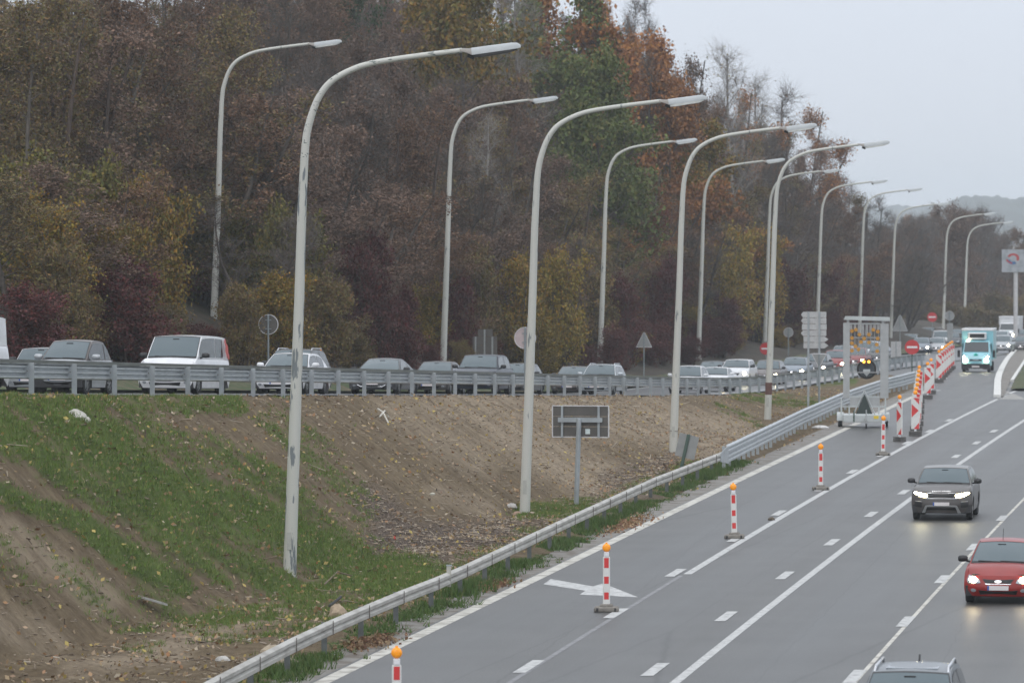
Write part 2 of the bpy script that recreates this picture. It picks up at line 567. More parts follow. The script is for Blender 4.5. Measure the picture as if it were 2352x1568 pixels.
NU = 84
YS = np.concatenate([np.arange(62, 200, .36), np.arange(200, 300, .8)])
V = np.zeros((len(YS) * (NU + 1), 3)); C = np.zeros((len(YS) * (NU + 1), 4)); C[:, 3] = 1
i = 0
EMB = []
for y in YS:
    x0 = -34.56 + y * SA / CA - .36
    x1 = XA(y) + .12 if y < 262 else left_edge(y) + .1
    x1 = max(x1, x0 + .3)
    for k in range(NU + 1):
        x = x0 + (x1 - x0) * k / NU
        s, p = sp(x, y)
        z = (ground(x, y) if p < -.5 else float(zs(s))) - .09 * math.exp(-(p / .8) ** 2)
        t = float(xr(y)) - x
        edge = min(1, max(0, (x1 - x) / .8)) * min(1, max(0, (x - x0 - .5) / .8))
        nz = mnoise.fractal(Vector((s * .5, p * .25, 3.1)), 1.0, 2.0, 3) * .16 + mnoise.fractal(Vector((s * 2.2, p * 1.6, 7)), 1, 2, 4) * .085
        gul = mnoise.noise(Vector((s * .9 + p * .25, p * .06, 1.7))) * .09
        z += (nz + gul * min(1, max(0, (t - 2.5) / 2))) * edge
        if t < .2: z -= .02
        px, py = proj(x, y, z)
        nn = mnoise.fractal(Vector((s * .8 + p * .2, p * .22, 9)), 1, 2, 4)
        g = caps(px, py, GREEN) if t > .9 else 0
        g = max(g, rail_strip(t, y) + (.25 if .8 < t < 2.2 and y < 170 and y > 118 else 0))
        nf = mnoise.fractal(Vector((s * 3.1, p * 1.0, 4)), 1, 2, 3)
        g = g * (1 + .5 * nn) + .22 * nn + .42 * nf * min(1, g * 2 + .15)
        if x1 - x < 1.25: g = 0 if x1 - x < .8 + .5 * nn else g * .6
        V[i] = (x, y, z)
        C[i, 0] = max(0, min(1, g)); C[i, 1] = max(0, min(1, caps(px, py, SAND) * (1 + .6 * nn))); C[i, 2] = max(0, min(1, caps(px, py, RUB)))
        i += 1
nY = len(YS)
idx = np.arange(nY * (NU + 1)).reshape(nY, NU + 1)
F = np.stack([idx[:-1, :-1], idx[:-1, 1:], idx[1:, 1:], idx[1:, :-1]], -1).reshape(-1, 4)
EV, EC = V.copy(), C.copy()

def soil_mat():
    m = bpy.data.materials.new('embankment_soil'); m.use_nodes = True
    nt = m.node_tree; b = nt.nodes['Principled BSDF']; b.inputs['Roughness'].default_value = .95; b.inputs['Specular IOR Level'].default_value = .15
    at = nd(nt, 'ShaderNodeAttribute', attribute_name='mask')
    se = nd(nt, 'ShaderNodeSeparateColor'); nt.links.new(at.outputs['Color'], se.inputs[0])
    t = nd(nt, 'ShaderNodeTexCoord')
    mp = nd(nt, 'ShaderNodeMapping'); mp.inputs['Rotation'].default_value = (0, 0, R_(11.1)); nt.links.new(t.outputs['Object'], mp.inputs[0])
    ms = nd(nt, 'ShaderNodeMapping'); ms.inputs['Scale'].default_value = (.22, 1.5, .35); nt.links.new(mp.outputs[0], ms.inputs[0])
    n1 = nd(nt, 'ShaderNodeTexNoise', Scale=1.6, Detail=7.0, Roughness=.65); nt.links.new(ms.outputs[0], n1.inputs['Vector'])
    n2 = nd(nt, 'ShaderNodeTexNoise', Scale=5.0, Detail=9.0, Roughness=.78); nt.links.new(t.outputs['Object'], n2.inputs['Vector'])
    n3 = nd(nt, 'ShaderNodeTexNoise', Scale=.8, Detail=4.0); nt.links.new(t.outputs['Object'], n3.inputs['Vector'])
    r = nd(nt, 'ShaderNodeValToRGB'); el = r.color_ramp.elements
    el[0].position = .32; el[0].color = (.075, .053, .032, 1); el[1].position = .70; el[1].color = (.27, .212, .135, 1)
    q = el.new(.5); q.color = (.152, .115, .073, 1)
    add = nd(nt, 'ShaderNodeMix', data_type='FLOAT'); add.inputs[0].default_value = .5
    nt.links.new(n1.outputs['Fac'], add.inputs[2]); nt.links.new(n2.outputs['Fac'], add.inputs[3]); nt.links.new(add.outputs[0], r.inputs[0])
    r2 = nd(nt, 'ShaderNodeValToRGB'); e2 = r2.color_ramp.elements
    e2[0].position = .35; e2[0].color = (.20, .155, .11, 1); e2[1].position = .62; e2[1].color = (.38, .31, .225, 1)
    nt.links.new(add.outputs[0], r2.inputs[0])
    mixs = nd(nt, 'ShaderNodeMix', data_type='RGBA'); nt.links.new(se.outputs[1], mixs.inputs[0]); nt.links.new(r.outputs[0], mixs.inputs[6]); nt.links.new(r2.outputs[0], mixs.inputs[7])
    vo = nd(nt, 'ShaderNodeTexVoronoi', Scale=14.0); nt.links.new(t.outputs['Object'], vo.inputs['Vector'])
    r3 = nd(nt, 'ShaderNodeValToRGB'); e3 = r3.color_ramp.elements
    e3[0].position = .0; e3[0].color = (.27, .225, .19, 1); e3[1].position = .6; e3[1].color = (.075, .055, .045, 1)
    nt.links.new(vo.outputs['Distance'], r3.inputs[0])
    mixr = nd(nt, 'ShaderNodeMix', data_type='RGBA'); nt.links.new(se.outputs[2], mixr.inputs[0]); nt.links.new(mixs.outputs[2], mixr.inputs[6]); nt.links.new(r3.outputs[0], mixr.inputs[7])
    # grass mask broken up by the fall-line noise
    ad = nd(nt, 'ShaderNodeMath', operation='ADD'); nt.links.new(n1.outputs['Fac'], ad.inputs[0]); nt.links.new(n2.outputs['Fac'], ad.inputs[1])
    sb = nd(nt, 'ShaderNodeMath', operation='ADD'); nt.links.new(ad.outputs[0], sb.inputs[0]); nt.links.new(se.outputs[0], sb.inputs[1])
    gm = nd(nt, 'ShaderNodeMapRange'); gm.inputs['From Min'].default_value = 1.34; gm.inputs['From Max'].default_value = 1.86
    nt.links.new(sb.outputs[0], gm.inputs['Value'])
    gr = nd(nt, 'ShaderNodeValToRGB'); e4 = gr.color_ramp.elements
    e4[0].position = .35; e4[0].color = (.055, .08, .02, 1); e4[1].position = .68; e4[1].color = (.12, .16, .045, 1)
    nt.links.new(n3.outputs['Fac'], gr.inputs[0])
    mixg = nd(nt, 'ShaderNodeMix', data_type='RGBA'); nt.links.new(gm.outputs[0], mixg.inputs[0]); nt.links.new(mixr.outputs[2], mixg.inputs[6]); nt.links.new(gr.outputs[0], mixg.inputs[7])
    nt.links.new(mixg.outputs[2], b.inputs['Base Color'])
    bp = nd(nt, 'ShaderNodeBump'); bp.inputs['Strength'].default_value = .9; bp.inputs['Distance'].default_value = .12
    nt.links.new(n2.outputs['Fac'], bp.inputs['Height']); nt.links.new(bp.outputs[0], b.inputs['Normal'])
    return m
M_soil = soil_mat()
o = np_mesh('embankment', V, F, M_soil, smooth=True, col=C); tag(o, kind='structure')

# concrete gutter along the motorway edge
M_gutter = pmat('gutter_concrete', (.20, .19, .175), .8, scale=1.6, col2=(.12, .10, .08), thr=(.45, .62), bump=.4, bscale=14)
m = MB(); ribbon(m, lambda y: XA(y) + .28, 62, 262, .85, .002); m.build('gutter', M_gutter, kind='structure', recalc=False)

# wooded hillside, verge behind the ramp, and the wide ground
M_verge = pmat('verge_grass', (.045, .068, .02), .95, scale=1.2, col2=(.11, .085, .05), thr=(.48, .62), bump=.6, bscale=9)
M_litter = pmat('leaf_litter', (.05, .036, .025), .95, scale=1.0, col2=(.028, .026, .014), thr=(.45, .6), bump=.6, bscale=6)
pp = [9.0, 9.6, 10.5, 12, 13.5, 15, 17, 19, 22, 26, 30, 35, 40, 46, 55, 65, 80, 110, 160]
SS = list(np.arange(70, 1500, 6.0))
v = []
for s in SS:
    for p in pp:
        x, y = xy(s, p)
        z = float(zs(s) + hill(p, y))
        if p > 9.5: z += mnoise.noise(Vector((x * .15, y * .15, 0))) * .5
        v.append((x, y, z))
n = len(pp)
def strip(i0, i1):
    return [(i * n + k, i * n + k + 1, (i + 1) * n + k + 1, (i + 1) * n + k) for i in range(len(SS) - 1) for k in range(i0, i1)]
o = MB().add(v, strip(0, 2)).build('grass_verge', M_verge, kind='structure', smooth=True)
MB().add(v, strip(2, n - 1)).build('hillside', M_litter, kind='structure', smooth=True)

v = [(-1500, -150, -6), (2200, -150, -6), (2200, 5000, -6), (-1500, 5000, -6)]
MB().add(v, [(0, 1, 2, 3)]).build('ground', M_verge, kind='structure')
# right verge
v = []
yl = list(np.arange(55, 1400, 15))
for y in yl:
    x = right_edge(y)
    v += [(x, y, float(zm(y)) - .01), (x + 2, y, float(zm(y)) + .1), (x + 400, y, float(zm(y)) + 2)]
MB().add(v, [(i * 3 + k, i * 3 + k + 1, i * 3 + k + 4, i * 3 + k + 3) for i in range(len(yl) - 1) for k in range(2)]).build('far_verge', M_verge, kind='structure', smooth=True)

# grass island with its white kerb at the right
M_kerb = pmat('white_kerb', (.60, .60, .58), .7, var=.1, scale=2)
kp = [(2282, 912), (2283, 893), (2284, 877), (2288, 862), (2296, 845), (2308, 826), (2324, 808), (2345, 796), (2372, 788)]
K = [hit(*q) for q in kp]
K2 = []
for i in range(len(K) - 1):
    for j in range(4): K2.append(K[i].lerp(K[i + 1], j / 4))
K2.append(K[-1])
def off_line(P, o):
    r = []
    for i, q in enumerate(P):
        d = (P[min(i + 1, len(P) - 1)] - P[max(i - 1, 0)]); d.z = 0; d.normalize()
        r.append(Vector((q.x + d.y * o, q.y - d.x * o, q.z)))
    return r
def kerb(P, wd, h, name, mat):
    A, B = P, off_line(P, wd)
    rings = [[(a.x, a.y, a.z - .1), (a.x, a.y, a.z + h), (b_.x, b_.y, b_.z + h), (b_.x, b_.y, b_.z - .1)] for a, b_ in zip(A, B)]
    return MB().loft(rings).build(name, mat, kind='structure')
kerb(K2, .42, .14, 'island_kerb', M_kerb)
A = off_line(K2, .42); B = []
_b1, _b2 = off_line(K2, .55), off_line(K2, 1.7)
for i in range(len(K2)): B.append(_b1[i].lerp(_b2[i], min(1, i / (len(K2) * .6))))
m = MB(); m.loft([[(a.x, a.y, a.z + .06), (b_.x, b_.y, b_.z + .06)] for a, b_ in zip(A, B)], False, closed=False)
m.build('island_paving', M_gutter, kind='structure')
kerb(B[8:], .22, .16, 'island_inner_kerb', M_kerb)
G = []
_g1, _g2 = off_line(K2, .8), off_line(K2, 2.0)
for i in range(len(K2)): G.append(_g1[i].lerp(_g2[i], min(1, i / (len(K2) * .6))))
mb = MB(); v = []
for i, a in enumerate(G):
    for k in range(7):
        x = a.x + (k / 6) ** 1.3 * (60 - min(a.x, 50)); z = a.z + .14 + .75 * math.sin(math.pi * min(1, k / 5)) * min(1, i / 10)
        v.append((x, a.y, z + mnoise.noise(Vector((x * .5, a.y * .3, 0))) * .15))
mb.add(v, [(i * 7 + k, i * 7 + k + 1, (i + 1) * 7 + k + 1, (i + 1) * 7 + k) for i in range(3, len(G) - 1) for k in range(6)])
mb.build('island_grass', M_verge, kind='structure', smooth=True)
P = [hit(*q) for q in [(2290, 917), (2352, 917), (2352, 884), (2318, 885), (2296, 893)]]
MB().add([(q.x, q.y, q.z + .004) for q in P], [(0, 1, 2, 3, 4)]).build('island_nose_paving', pmat('pale_concrete', (.27, .265, .25), .8, scale=1), kind='structure')

# distant hills
M_hill = pmat('distant_wood', (.05, .06, .055), .95, scale=.02, col2=(.03, .035, .03), thr=(.45, .6))
def ridge(name, D, prof, depth):
    xs = np.linspace(prof[0][0], prof[-1][0], 900)
    hs = np.interp(xs, [q[0] for q in prof], [q[1] for q in prof])
    v = []
    for k, (yy, s_) in enumerate(((D - depth, 0), (D - depth * .45, .62), (D, 1), (D + depth, .3))):
        for px, hy in zip(xs, hs):
            zt = CZ + (546 - hy) * D / FPX
            x = (px - 1176) / FPX * D
            z = -6 + (zt + 6) * s_ + ((mnoise.fractal(Vector((x * .03, yy * .03, 2)), 1, 2, 5) * 3.2 + mnoise.noise(Vector((x * .25, yy, 5))) * 1.6) if s_ else 0)
            v.append((x, yy, z))
    N = len(xs)
    MB().add(v, [(i * N + k, i * N + k + 1, (i + 1) * N + k + 1, (i + 1) * N + k) for i in range(3) for k in range(N - 1)]).build(name, M_hill, kind='structure', smooth=True)
ridge('far_hills', 4100, [(300, 520), (1500, 500), (1900, 482), (2060, 472), (2130, 470), (2200, 476), (2350, 470), (2600, 480), (3200, 500)], 500)
ridge('wooded_hill', 3300, [(1900, 560), (2080, 530), (2140, 480), (2180, 463), (2210, 452), (2250, 447), (2300, 451), (2330, 460), (2352, 455), (2500, 440), (2900, 470), (3300, 500)], 300)

# ------------------------------------------------------------------ street lamps
M_pole = pmat('lamp_pole_paint', (.50, .50, .46), .6, scale=1.1, col2=(.20, .22, .22), thr=(.645, .67), stretch=(5, 5, .9))
M_pole_old = pmat('lamp_pole_peeling', (.50, .50, .46), .6, scale=1.3, col2=(.17, .19, .20), thr=(.56, .58), stretch=(5, 5, .8))
M_arm_old = pmat('lamp_arm_peeling', (.52, .52, .48), .6, scale=2.4, col2=(.16, .18, .17), thr=(.60, .63), stretch=(1.4, 6, 6))
M_head = pmat('lamp_head_cover', (.36, .38, .39), .4, var=.12, scale=3)
M_neck = pmat('lamp_head_neck', (.26, .24, .22), .6, scale=6)
M_dark = pmat('dark_underside', (.03, .03, .03), .7)
M_bowl = pmat('lamp_bowl', (.55, .56, .54), .25, scale=5)
M_seam = pmat('rust_stain', (.12, .06, .05), .8, scale=8)
PA = [(0, 0), (.06, 1.8), (.13, 3.6), (.26, 7.2), (.33, 9.5), (.40, 10.9), (.47, 11.55), (.66, 12.2), (.88, 12.62), (1.15, 12.9), (1.6, 13.15), (2.15, 13.33), (3.2, 13.5), (4.48, 13.66)]
RA = [.175, .165, .155, .13, .118, .105, .098, .09, .085, .08, .077, .074, .07, .066]
M_foot0 = pmat('concrete_foot', (.28, .26, .24), .9, var=.2)
def make_lamp(peel):
    root = empty('street_lamp', (0, 0, 0))
    k = 5
    m = MB(); m.tube([(x, 0, z) for x, z in PA[:k]] + [(PA[k][0], 0, PA[k][1])], RA[:k + 1], 10)
    m.build('pole', M_pole_old if peel else M_pole, root, smooth=True)
    pts = []
    P = [Vector((x, 0, z)) for x, z in PA[k:]]
    for i in range(len(P) - 1):
        p0, p1, p2, p3 = P[max(i - 1, 0)], P[i], P[i + 1], P[min(i + 2, len(P) - 1)]
        for j in range(4):
            t = j / 4
            pts.append(.5 * ((2 * p1) + (p2 - p0) * t + (2 * p0 - 5 * p1 + 4 * p2 - p3) * t * t + (3 * p1 - p0 - 3 * p2 + p3) * t ** 3))
    pts.append(P[-1])
    rr = np.interp(np.linspace(0, 1, len(pts)), np.linspace(0, 1, len(RA) - k), RA[k:]).tolist()
    MB().tube(pts, rr, 10).build('arm', M_arm_old if peel else M_pole, root, smooth=True)
    a = R_(6.5)
    T = Matrix.Translation((4.42, 0, 13.66)) @ Matrix.Rotation(-a, 4, 'Y')
    def sec(x, h, wd, dz):
        pts = []
        for t in range(9):
            th = math.pi * t / 8
            pts.append(T @ Vector((x, wd * math.cos(th), dz + h * math.sin(th))))
        return pts
    m = MB(); m.loft([sec(0, .08, .07, -.02), sec(.18, .12, .13, -.09), sec(.30, .18, .17, -.16)]); m.build('neck', M_neck, root, smooth=True)
    hd = MB().loft([sec(.30, .19, .17, -.16), sec(.7, .19, .17, -.15), sec(1.35, .18, .16, -.13), sec(1.5, .15, .13, -.12), sec(1.58, .08, .08, -.11)]).build('head_cover', M_head, root, smooth=True)
    m = MB()
    m.loft([[T @ Vector((x, s_ * wd, z)) for s_, z in ((-1, zt), (-1, zb), (1, zb), (1, zt))] for x, wd, zt, zb in ((.34, .14, -.16, -.22), (.5, .17, -.155, -.235), (1.3, .16, -.135, -.2), (1.48, .1, -.125, -.15))])
    m.build('lamp_bowl', M_bowl if not peel else M_dark, hd)
    MB().box(-.06, .06, -.174, -.165, .75, 1.2).build('access_door', pmat('door_hatch', (.40, .40, .37), .6), root)
    MB().tube([(0, 0, -.1), (0, 0, .06)], [.24, .2], 10).build('base_collar', M_foot0, root)
    m = MB(); m.tube([T @ Vector((.2, 0, -.14)), T @ Vector((.36, 0, -.22))], [.07, .08], 6); m.build('socket_housing', M_dark, root)
    return root
L1, L2 = make_lamp(True), make_lamp(False)
for lab_i, (px, py, rz, sc_, lab, proto) in enumerate([
    (665, 1343, 0, 1.0, 'nearest lamp post, paint peeling from its whole length, at the foot of the embankment', 'A'),
    (1205, 1180, 2, .99, 'second lamp post of the near row, standing between stones beside the blank sign back', 'B'),
    (1546, 1040, 0, 1.0, 'third lamp post of the near row, by the small tilted sign', 'B'),
    (1763, 965, -2, 1.0, 'fourth lamp post of the near row, red mark low on its pole', 'B')]):
    c = hit(px, py)
    o = L1 if proto == 'A' else (L2 if lab_i == 1 else copy_tree(L2))
    o.location = (c.x, c.y, ground(c.x, c.y) - .08); o.rotation_euler = (0, 0, R_(rz)); o.scale = (sc_,) * 3
    tag(o, lab, 'street lamp', 'street lamps in two rows')
    if lab_i == 3:
        MB().tube([(.045, 0, 1.35), (.06, 0, 1.95)], [.172, .17], 10).build('red_mark', M_seam, o)
    if lab_i == 2:
        MB().tube([(.03, 0, .98), (.032, 0, 1.03)], [.182, .182], 10).build('clamp_band', M_neck, o)
far = [(490, 204, 92, 'far-row lamp post behind the white van, rising out of the red bushes'),
       (1018, 229, 222, 'far-row lamp post behind the dark saloon left of the large black car'),
       (1378, 270, 318, 'far-row lamp post behind the silver estate with roof rails'),
       (1604, 304, 364, 'far-row lamp post behind the two white cars beside yellow leaves'),
       (1757, 351, 388, 'far-row lamp post rising behind the first no entry sign'),
       (1876, 372, 413, 'far-row lamp post directly behind the stack of arrow direction signs'),
       (1974, 419, 432, 'lamp post rising behind the left side of the arrow board trailer'),
       (2046, 441, 465, 'lamp post rising behind the right side of the arrow board trailer'),
       (2166, 505, 488, 'lamp post beside the far round sign, left of the delivery truck'),
       (2214, 532, 508, 'lamp post directly behind the pale blue delivery truck'),
       (2336, 640, 546, 'distant lamp post whose arm bends over the billboard'),
       (2312, 700, 555, 'distant lamp post curving up left of the billboard'),
       (2279, 905, 528, 'most distant lamp post, only its arm showing over the right-hand trees')]
for (px, d, ty, lab) in far:
    top = at_depth(px + 110 * 200 / d, ty, d)
    x = (px - 1176) / FPX * d
    zb = top.z - 13.85
    zg = ground(x, d) if d < 460 else float(zm(d))
    o = copy_tree(L2)
    o.location = (x, d, min(zb, zg + .3)); o.rotation_euler = (0, 0, R_(random.uniform(-3, 3)))
    k = (top.z - min(zb, zg + .3)) / 13.85
    o.scale = (1, 1, k)
    tag(o, lab, 'street lamp', 'street lamps in two rows')

# ------------------------------------------------------------------ crash barriers
M_galv = pmat('galvanised_steel', (.42, .45, .47), .45, metal=.55, var=.14, scale=2.5)
M_galv_post = pmat('galvanised_post', (.36, .39, .41), .5, metal=.4, var=.12, scale=3)
M_galv_old = pmat('weathered_guardrail', (.46, .45, .42), .6, metal=.25, scale=1.4, col2=(.30, .285, .26), thr=(.4, .7), stretch=(1, 1, 4))
M_oldpost = pmat('weathered_post', (.10, .11, .11), .7, var=.2)
M_cap = pmat('barrier_top_rail', (.12, .13, .12), .6, metal=.2, var=.2, scale=1.5)
M_bolt = pmat('bolt', (.12, .1, .09), .5)
def wprof(n, h, dep=.085):
    """corrugated section: list of (out, up)"""
    pts = []
    for i in range(n):
        b = h * i
        pts += [(0, b), (dep, b + h * .22), (dep, b + h * .58), (0, b + h * .8)]
    pts.append((0, h * n))
    return pts
def beam_mesh(p0, p1, prof, z0, side=1):
    """corrugated sheet between two points; side gives the face direction"""
    p0, p1 = Vector(p0), Vector(p1)
    d = (p1 - p0); d2 = Vector((d.x, d.y, 0)).normalized()
    nrm = Vector((d2.y, -d2.x, 0)) * side
    v = []
    for q in (p0, p1):
        for o_, u in prof: v.append(q + nrm * o_ + Vector((0, 0, z0 + u)))
        for o_, u in reversed(prof): v.append(q + nrm * (o_ - .012) + Vector((0, 0, z0 + u)))
    n = len(prof) * 2
    fs = [(i, (i + 1) % n, n + (i + 1) % n, n + i) for i in range(n)]
    return MB().add(v, fs)
rb = empty('guardrail', (0, 0, 0), label='tall ribbed steel crash barrier along the edge of the raised ramp', cat='crash barrier')
S0 = 112.8 / CA * 1.0 * .9813 * 1.019
PR3 = wprof(3, .135, .07)
k = -9
npst = 0
STEP = 3.8 * 1.0
while True:
    s = S0 + k * STEP
    if s > 345: break
    x, y = xy(s, 0); z = float(zs(s))
    x2, y2 = xy(s + STEP, 0); z2 = float(zs(s + STEP))
    m = MB()
    # post: open channel on the motorway side of the sheet
    m.box(x - .0, x + .10, y - .055, y + .055, z - .4, z + .84)
    m.box(x - .02, x + .12, y - .07, y - .055, z - .4, z + .84)
    m.build('post', M_galv_post, rb)
    m = MB(); m.box(x - .14, x + .0, y - .11, y + .11, z + .46, z + .78); m.build('spacer', M_galv_post, rb)
    pf = beam_mesh((x - .12, y, z), (x2 - .12, y2, z2), PR3, .42, 1)
    pf.build('rail_beam', M_galv, rb)
    m = MB()
    a, b_ = Vector((x - .12, y, z)), Vector((x2 - .12, y2, z2))
    m.loft([[q + Vector((ox, 0, oz)) for ox, oz in ((-.02, .83), (.11, .83), (.11, .92), (-.02, .92))] for q in (a, b_)])
    m.build('top_rail', M_cap, rb)
    if s < 190:
        MB().box(x - .055, x - .03, y - .25, y - .22, z + .62, z + .65).build('bolt', M_bolt, rb)
    k += 1

rm = empty('guardrail', (0, 0, 0), label='weathered low crash barrier between the grass strip and the motorway', cat='crash barrier')
PR1 = wprof(1, .0, 0)
def lowprof(): return [(0, 0), (.09, .05), (.09, .12), (.03, .165), (.09, .21), (.09, .28), (0, .33)]
y = 70.0
while y < 168:
    y2 = y + 4.0 if y + 4 < 169.5 else 169.5
    p0, p1 = (float(xr(y)), y, 0), (float(xr(y2)), y2, 0)
    beam_mesh(p0, p1, lowprof(), .44, 1).build('rail_beam', M_galv_old, rm)
    m = MB(); m.box(p0[0] - .16, p0[0] - .04, y - .04, y + .04, -.3, .74); m.build('post', M_oldpost, rm)
    m = MB(); m.box(p0[0] + .088, p0[0] + .105, y - .03, y + .03, .47, .77); m.build('joint_strip', M_bolt, rm)
    y = y2
rd = empty('guardrail', (0, 0, 0), label='newer double crash barrier running up behind the arrow board trailer', cat='crash barrier')
y = 169.5
PR2 = lowprof() + [(0, .36)] + [(a, b_ + .38) for a, b_ in lowprof()]
while y < 262:
    y2 = y + 2.0
    z, z2 = float(zm(y)), float(zm(y2))
    p0, p1 = (float(xr(y)), y, z), (float(xr(y2)), y2, z2)
    if int(round((y - 169.5) / 2)) % 2 == 0:
        y4 = y + 4.0; p4 = (float(xr(y4)), y4, float(zm(y4)))
        beam_mesh(p0, p4, PR2, .25, 1).build('rail_beam', M_galv, rd)
    m = MB(); m.box(p0[0] - .14, p0[0] - .01, y - .05, y + .05, z - .3, z + .93); m.build('post', M_galv_post, rd)
    y = y2
m = MB(); x = float(xr(169.5)); m.loft([[(float(xr(q)) + a, q, b_) for a, b_ in ((.1, lo), (.1, hi), (.08, hi), (.08, lo))] for q, lo, hi in ((167.2, .45, .77), (169.6, .25, .96))])
m.build('transition_plate', M_galv, rd)

# reflector post clipped to the low barrier
M_white = pmat('white_plastic', (.68, .68, .66), .5, var=.08, scale=3)
c = at_depth(1025, 1330, 107.6)
rp = empty('reflector_post', (float(xr(107.6)) - .02, 107.6, 0), label='pale reflector post clipped to the low crash barrier', cat='marker post')
MB().box(-.02, .09, -.03, .03, .42, .93).build('post', pmat('dirty_white', (.42, .41, .37), .7), rp)
MB().box(-.03, .11, -.04, .04, .93, .96).build('cap', M_galv_post, rp)

# ------------------------------------------------------------------ signs
M_back = pmat('sign_back', (.105, .097, .088), .55, metal=.2, var=.12, scale=3)
M_back2 = pmat('grey_sign_back', (.30, .31, .31), .5, metal=.25, var=.1, scale=3)
M_rim = pmat('sign_rim', (.55, .54, .55), .5)
M_post = pmat('sign_post', (.24, .27, .28), .5, metal=.3, var=.1)
M_green = pmat('green_post', (.06, .10, .08), .6)
M_red = pmat('sign_red', (.50, .035, .04), .45, var=.06)
M_redr = pmat('red_reflective_band', (.62, .045, .045), .4, var=.06)
M_swhite = pmat('sign_white', (.74, .74, .76), .45, var=.05)
M_sticker = pmat('sticker', (.6, .68, .68), .5)
M_blue = pmat('sign_blue', (.03, .09, .35), .5)
M_pinkback = pmat('painted_glint_sign_back', (.46, .38, .38), .35, metal=.2, var=.1, scale=3)  # grey-pink colour has the glint of headlights painted in

def round_sign(px, y_c, pfix, dia, lab, mat=M_back2, d=None, zc=None, facing=False, cat='road sign', group=None, polez=None, post=M_post):
    P = ramp_pt(px, pfix) if d is None else Vector(((px - 1176) / FPX * d, d, 0))
    q = at_depth(px, y_c, P.y)
    zg = ground(q.x, q.y) if P.y < 440 else float(zm(P.y))
    root = empty('round_road_sign', (q.x, q.y, zg), R_(-6), label=lab, cat=cat, group=group)
    h = q.z - zg
    f = -.04
    if facing:
        MB().disc((0, -.05, h), dia / 2, (0, 1, 0), .02, 28).build('sign_plate', M_red, root)
        MB().box(-dia * .36, dia * .36, -.075, -.061, h - dia * .07, h + dia * .07).build('white_bar', M_swhite, root)
        MB().tube([(0, .02, -.3), (0, .02, h + dia * .4)], .038, 8).build('post', post, root)
    else:
        MB().disc((0, .06, h), dia / 2, (0, 1, 0), .02, 28).build('sign_plate', mat, root)
        m = MB()
        n = 28
        for r0, r1 in ((dia / 2 - .012, dia / 2 + .012),):
            rings = []
            for k in range(n + 1):
                t = 2 * math.pi * k / n
                rings.append([(math.cos(t) * r, yy, h + math.sin(t) * r) for r, yy in ((r0, .02), (r1, .02), (r1, .075), (r0, .075))])
            m.loft(rings, False)
        m.build('rim', M_rim, root)
        MB().tube([(0, 0, -.3), (0, 0, h + dia * .48)], .042, 8).build('post', post, root)
        MB().box(-.12, .12, -.02, .05, h - .2, h - .16).box(-.12, .12, -.02, .05, h + .16, h + .2).build('bracket', M_post, root)
    return root
r = round_sign(616, 745, 10.4, .80, 'round sign seen from behind, standing over the dark people carrier', M_back)
r = round_sign(1206, 776, -.45, .86, 'pinkish round sign back half hidden by the second lamp post', M_pinkback)
round_sign(1811, 763, 10.8, .74, 'small round sign seen from behind, on the verge above the grey saloon', M_back2)
round_sign(1759, 800.5, 9.8, .88, 'no entry sign half hidden by the fourth lamp post', facing=True, group='no entry signs')
round_sign(2095, 797, 0, .95, 'nearest no entry sign, on a dark post behind the striped panels', facing=True, d=286, group='no entry signs', post=M_green)
round_sign(2141, 728, 0, .95, 'highest no entry sign, in front of the far trees', facing=True, d=430, group='no entry signs')
round_sign(2181, 725, 0, .95, 'far round grey sign back beside a lamp post', M_back2, d=440)
MB().box((2176 - 1176) / FPX * 439, (2189 - 1176) / FPX * 439, 439, 439.1, -2, float(at_depth(2180, 742, 439).z)).build('marker_board', M_back2, label='plain grey board under the far round sign back', cat='sign')

def tri_sign(px, ytop, ybot, wpx, pfix, lab, d=None, inv=False):
    P = ramp_pt(px, pfix) if d is None else Vector(((px - 1176) / FPX * d, d, 0))
    k = P.y / FPX
    a = at_depth(px, ybot, P.y); zg = ground(a.x, a.y) if P.y < 440 else float(zm(P.y))
    root = empty('triangular_road_sign', (a.x, a.y, zg), R_(-12), label=lab, cat='road sign')
    h0 = a.z - zg; h1 = h0 + (ybot - ytop) * k; hw = wpx * k / 2
    pts = [(-hw, h0), (hw, h0), (hw * .08, h1), (-hw * .08, h1)] if not inv else [(-hw, h1), (hw, h1), (hw * .08, h0), (-hw * .08, h0)]
    MB().prism(pts, .05, .07).build('sign_plate', M_back2, root)
    m = MB()
    for i in range(4):
        a_, b_ = pts[i], pts[(i + 1) % 4]
        m.tube([(a_[0], .05, a_[1]), (b_[0], .05, b_[1])], .018, 5)
    m.build('rim', M_rim, root)
    MB().tube([(0, 0, -.3), (0, 0, max(h0, h1))], .04, 8).build('post', M_post, root)
    return root
tri_sign(1479, 764, 797, 36, 10.2, 'triangular warning sign seen from behind, alone before the purple bushes')
tri_sign(2067, 724, 760, 36, 0, 'far triangular sign back right of the arrow board trailer', d=400)

# roadworks sign cluster seen from behind
P = ramp_pt(1113, 10.3); k = P.y / FPX
a = at_depth(1113, 805, P.y); zg = ground(a.x, a.y)
root = empty('road_sign', (a.x, a.y, zg), R_(-8), label='three overlapping sign backs on posts behind the large black car', cat='road sign')
h = a.z - zg
MB().box(-28 * k, 29 * k, .05, .07, h - .3, h + 32 * k).build('lower_panel', M_back, root)
MB().box(-16 * k, 18 * k, .05, .07, h + 33 * k, h + 49 * k).build('upper_panel', M_back, root)
for q in (-21, 0, 18): MB().box(q * k - .04, q * k + .04, -.03, .05, -.3, h + (48 if q == 0 else 32) * k).build('post', M_back2, root)

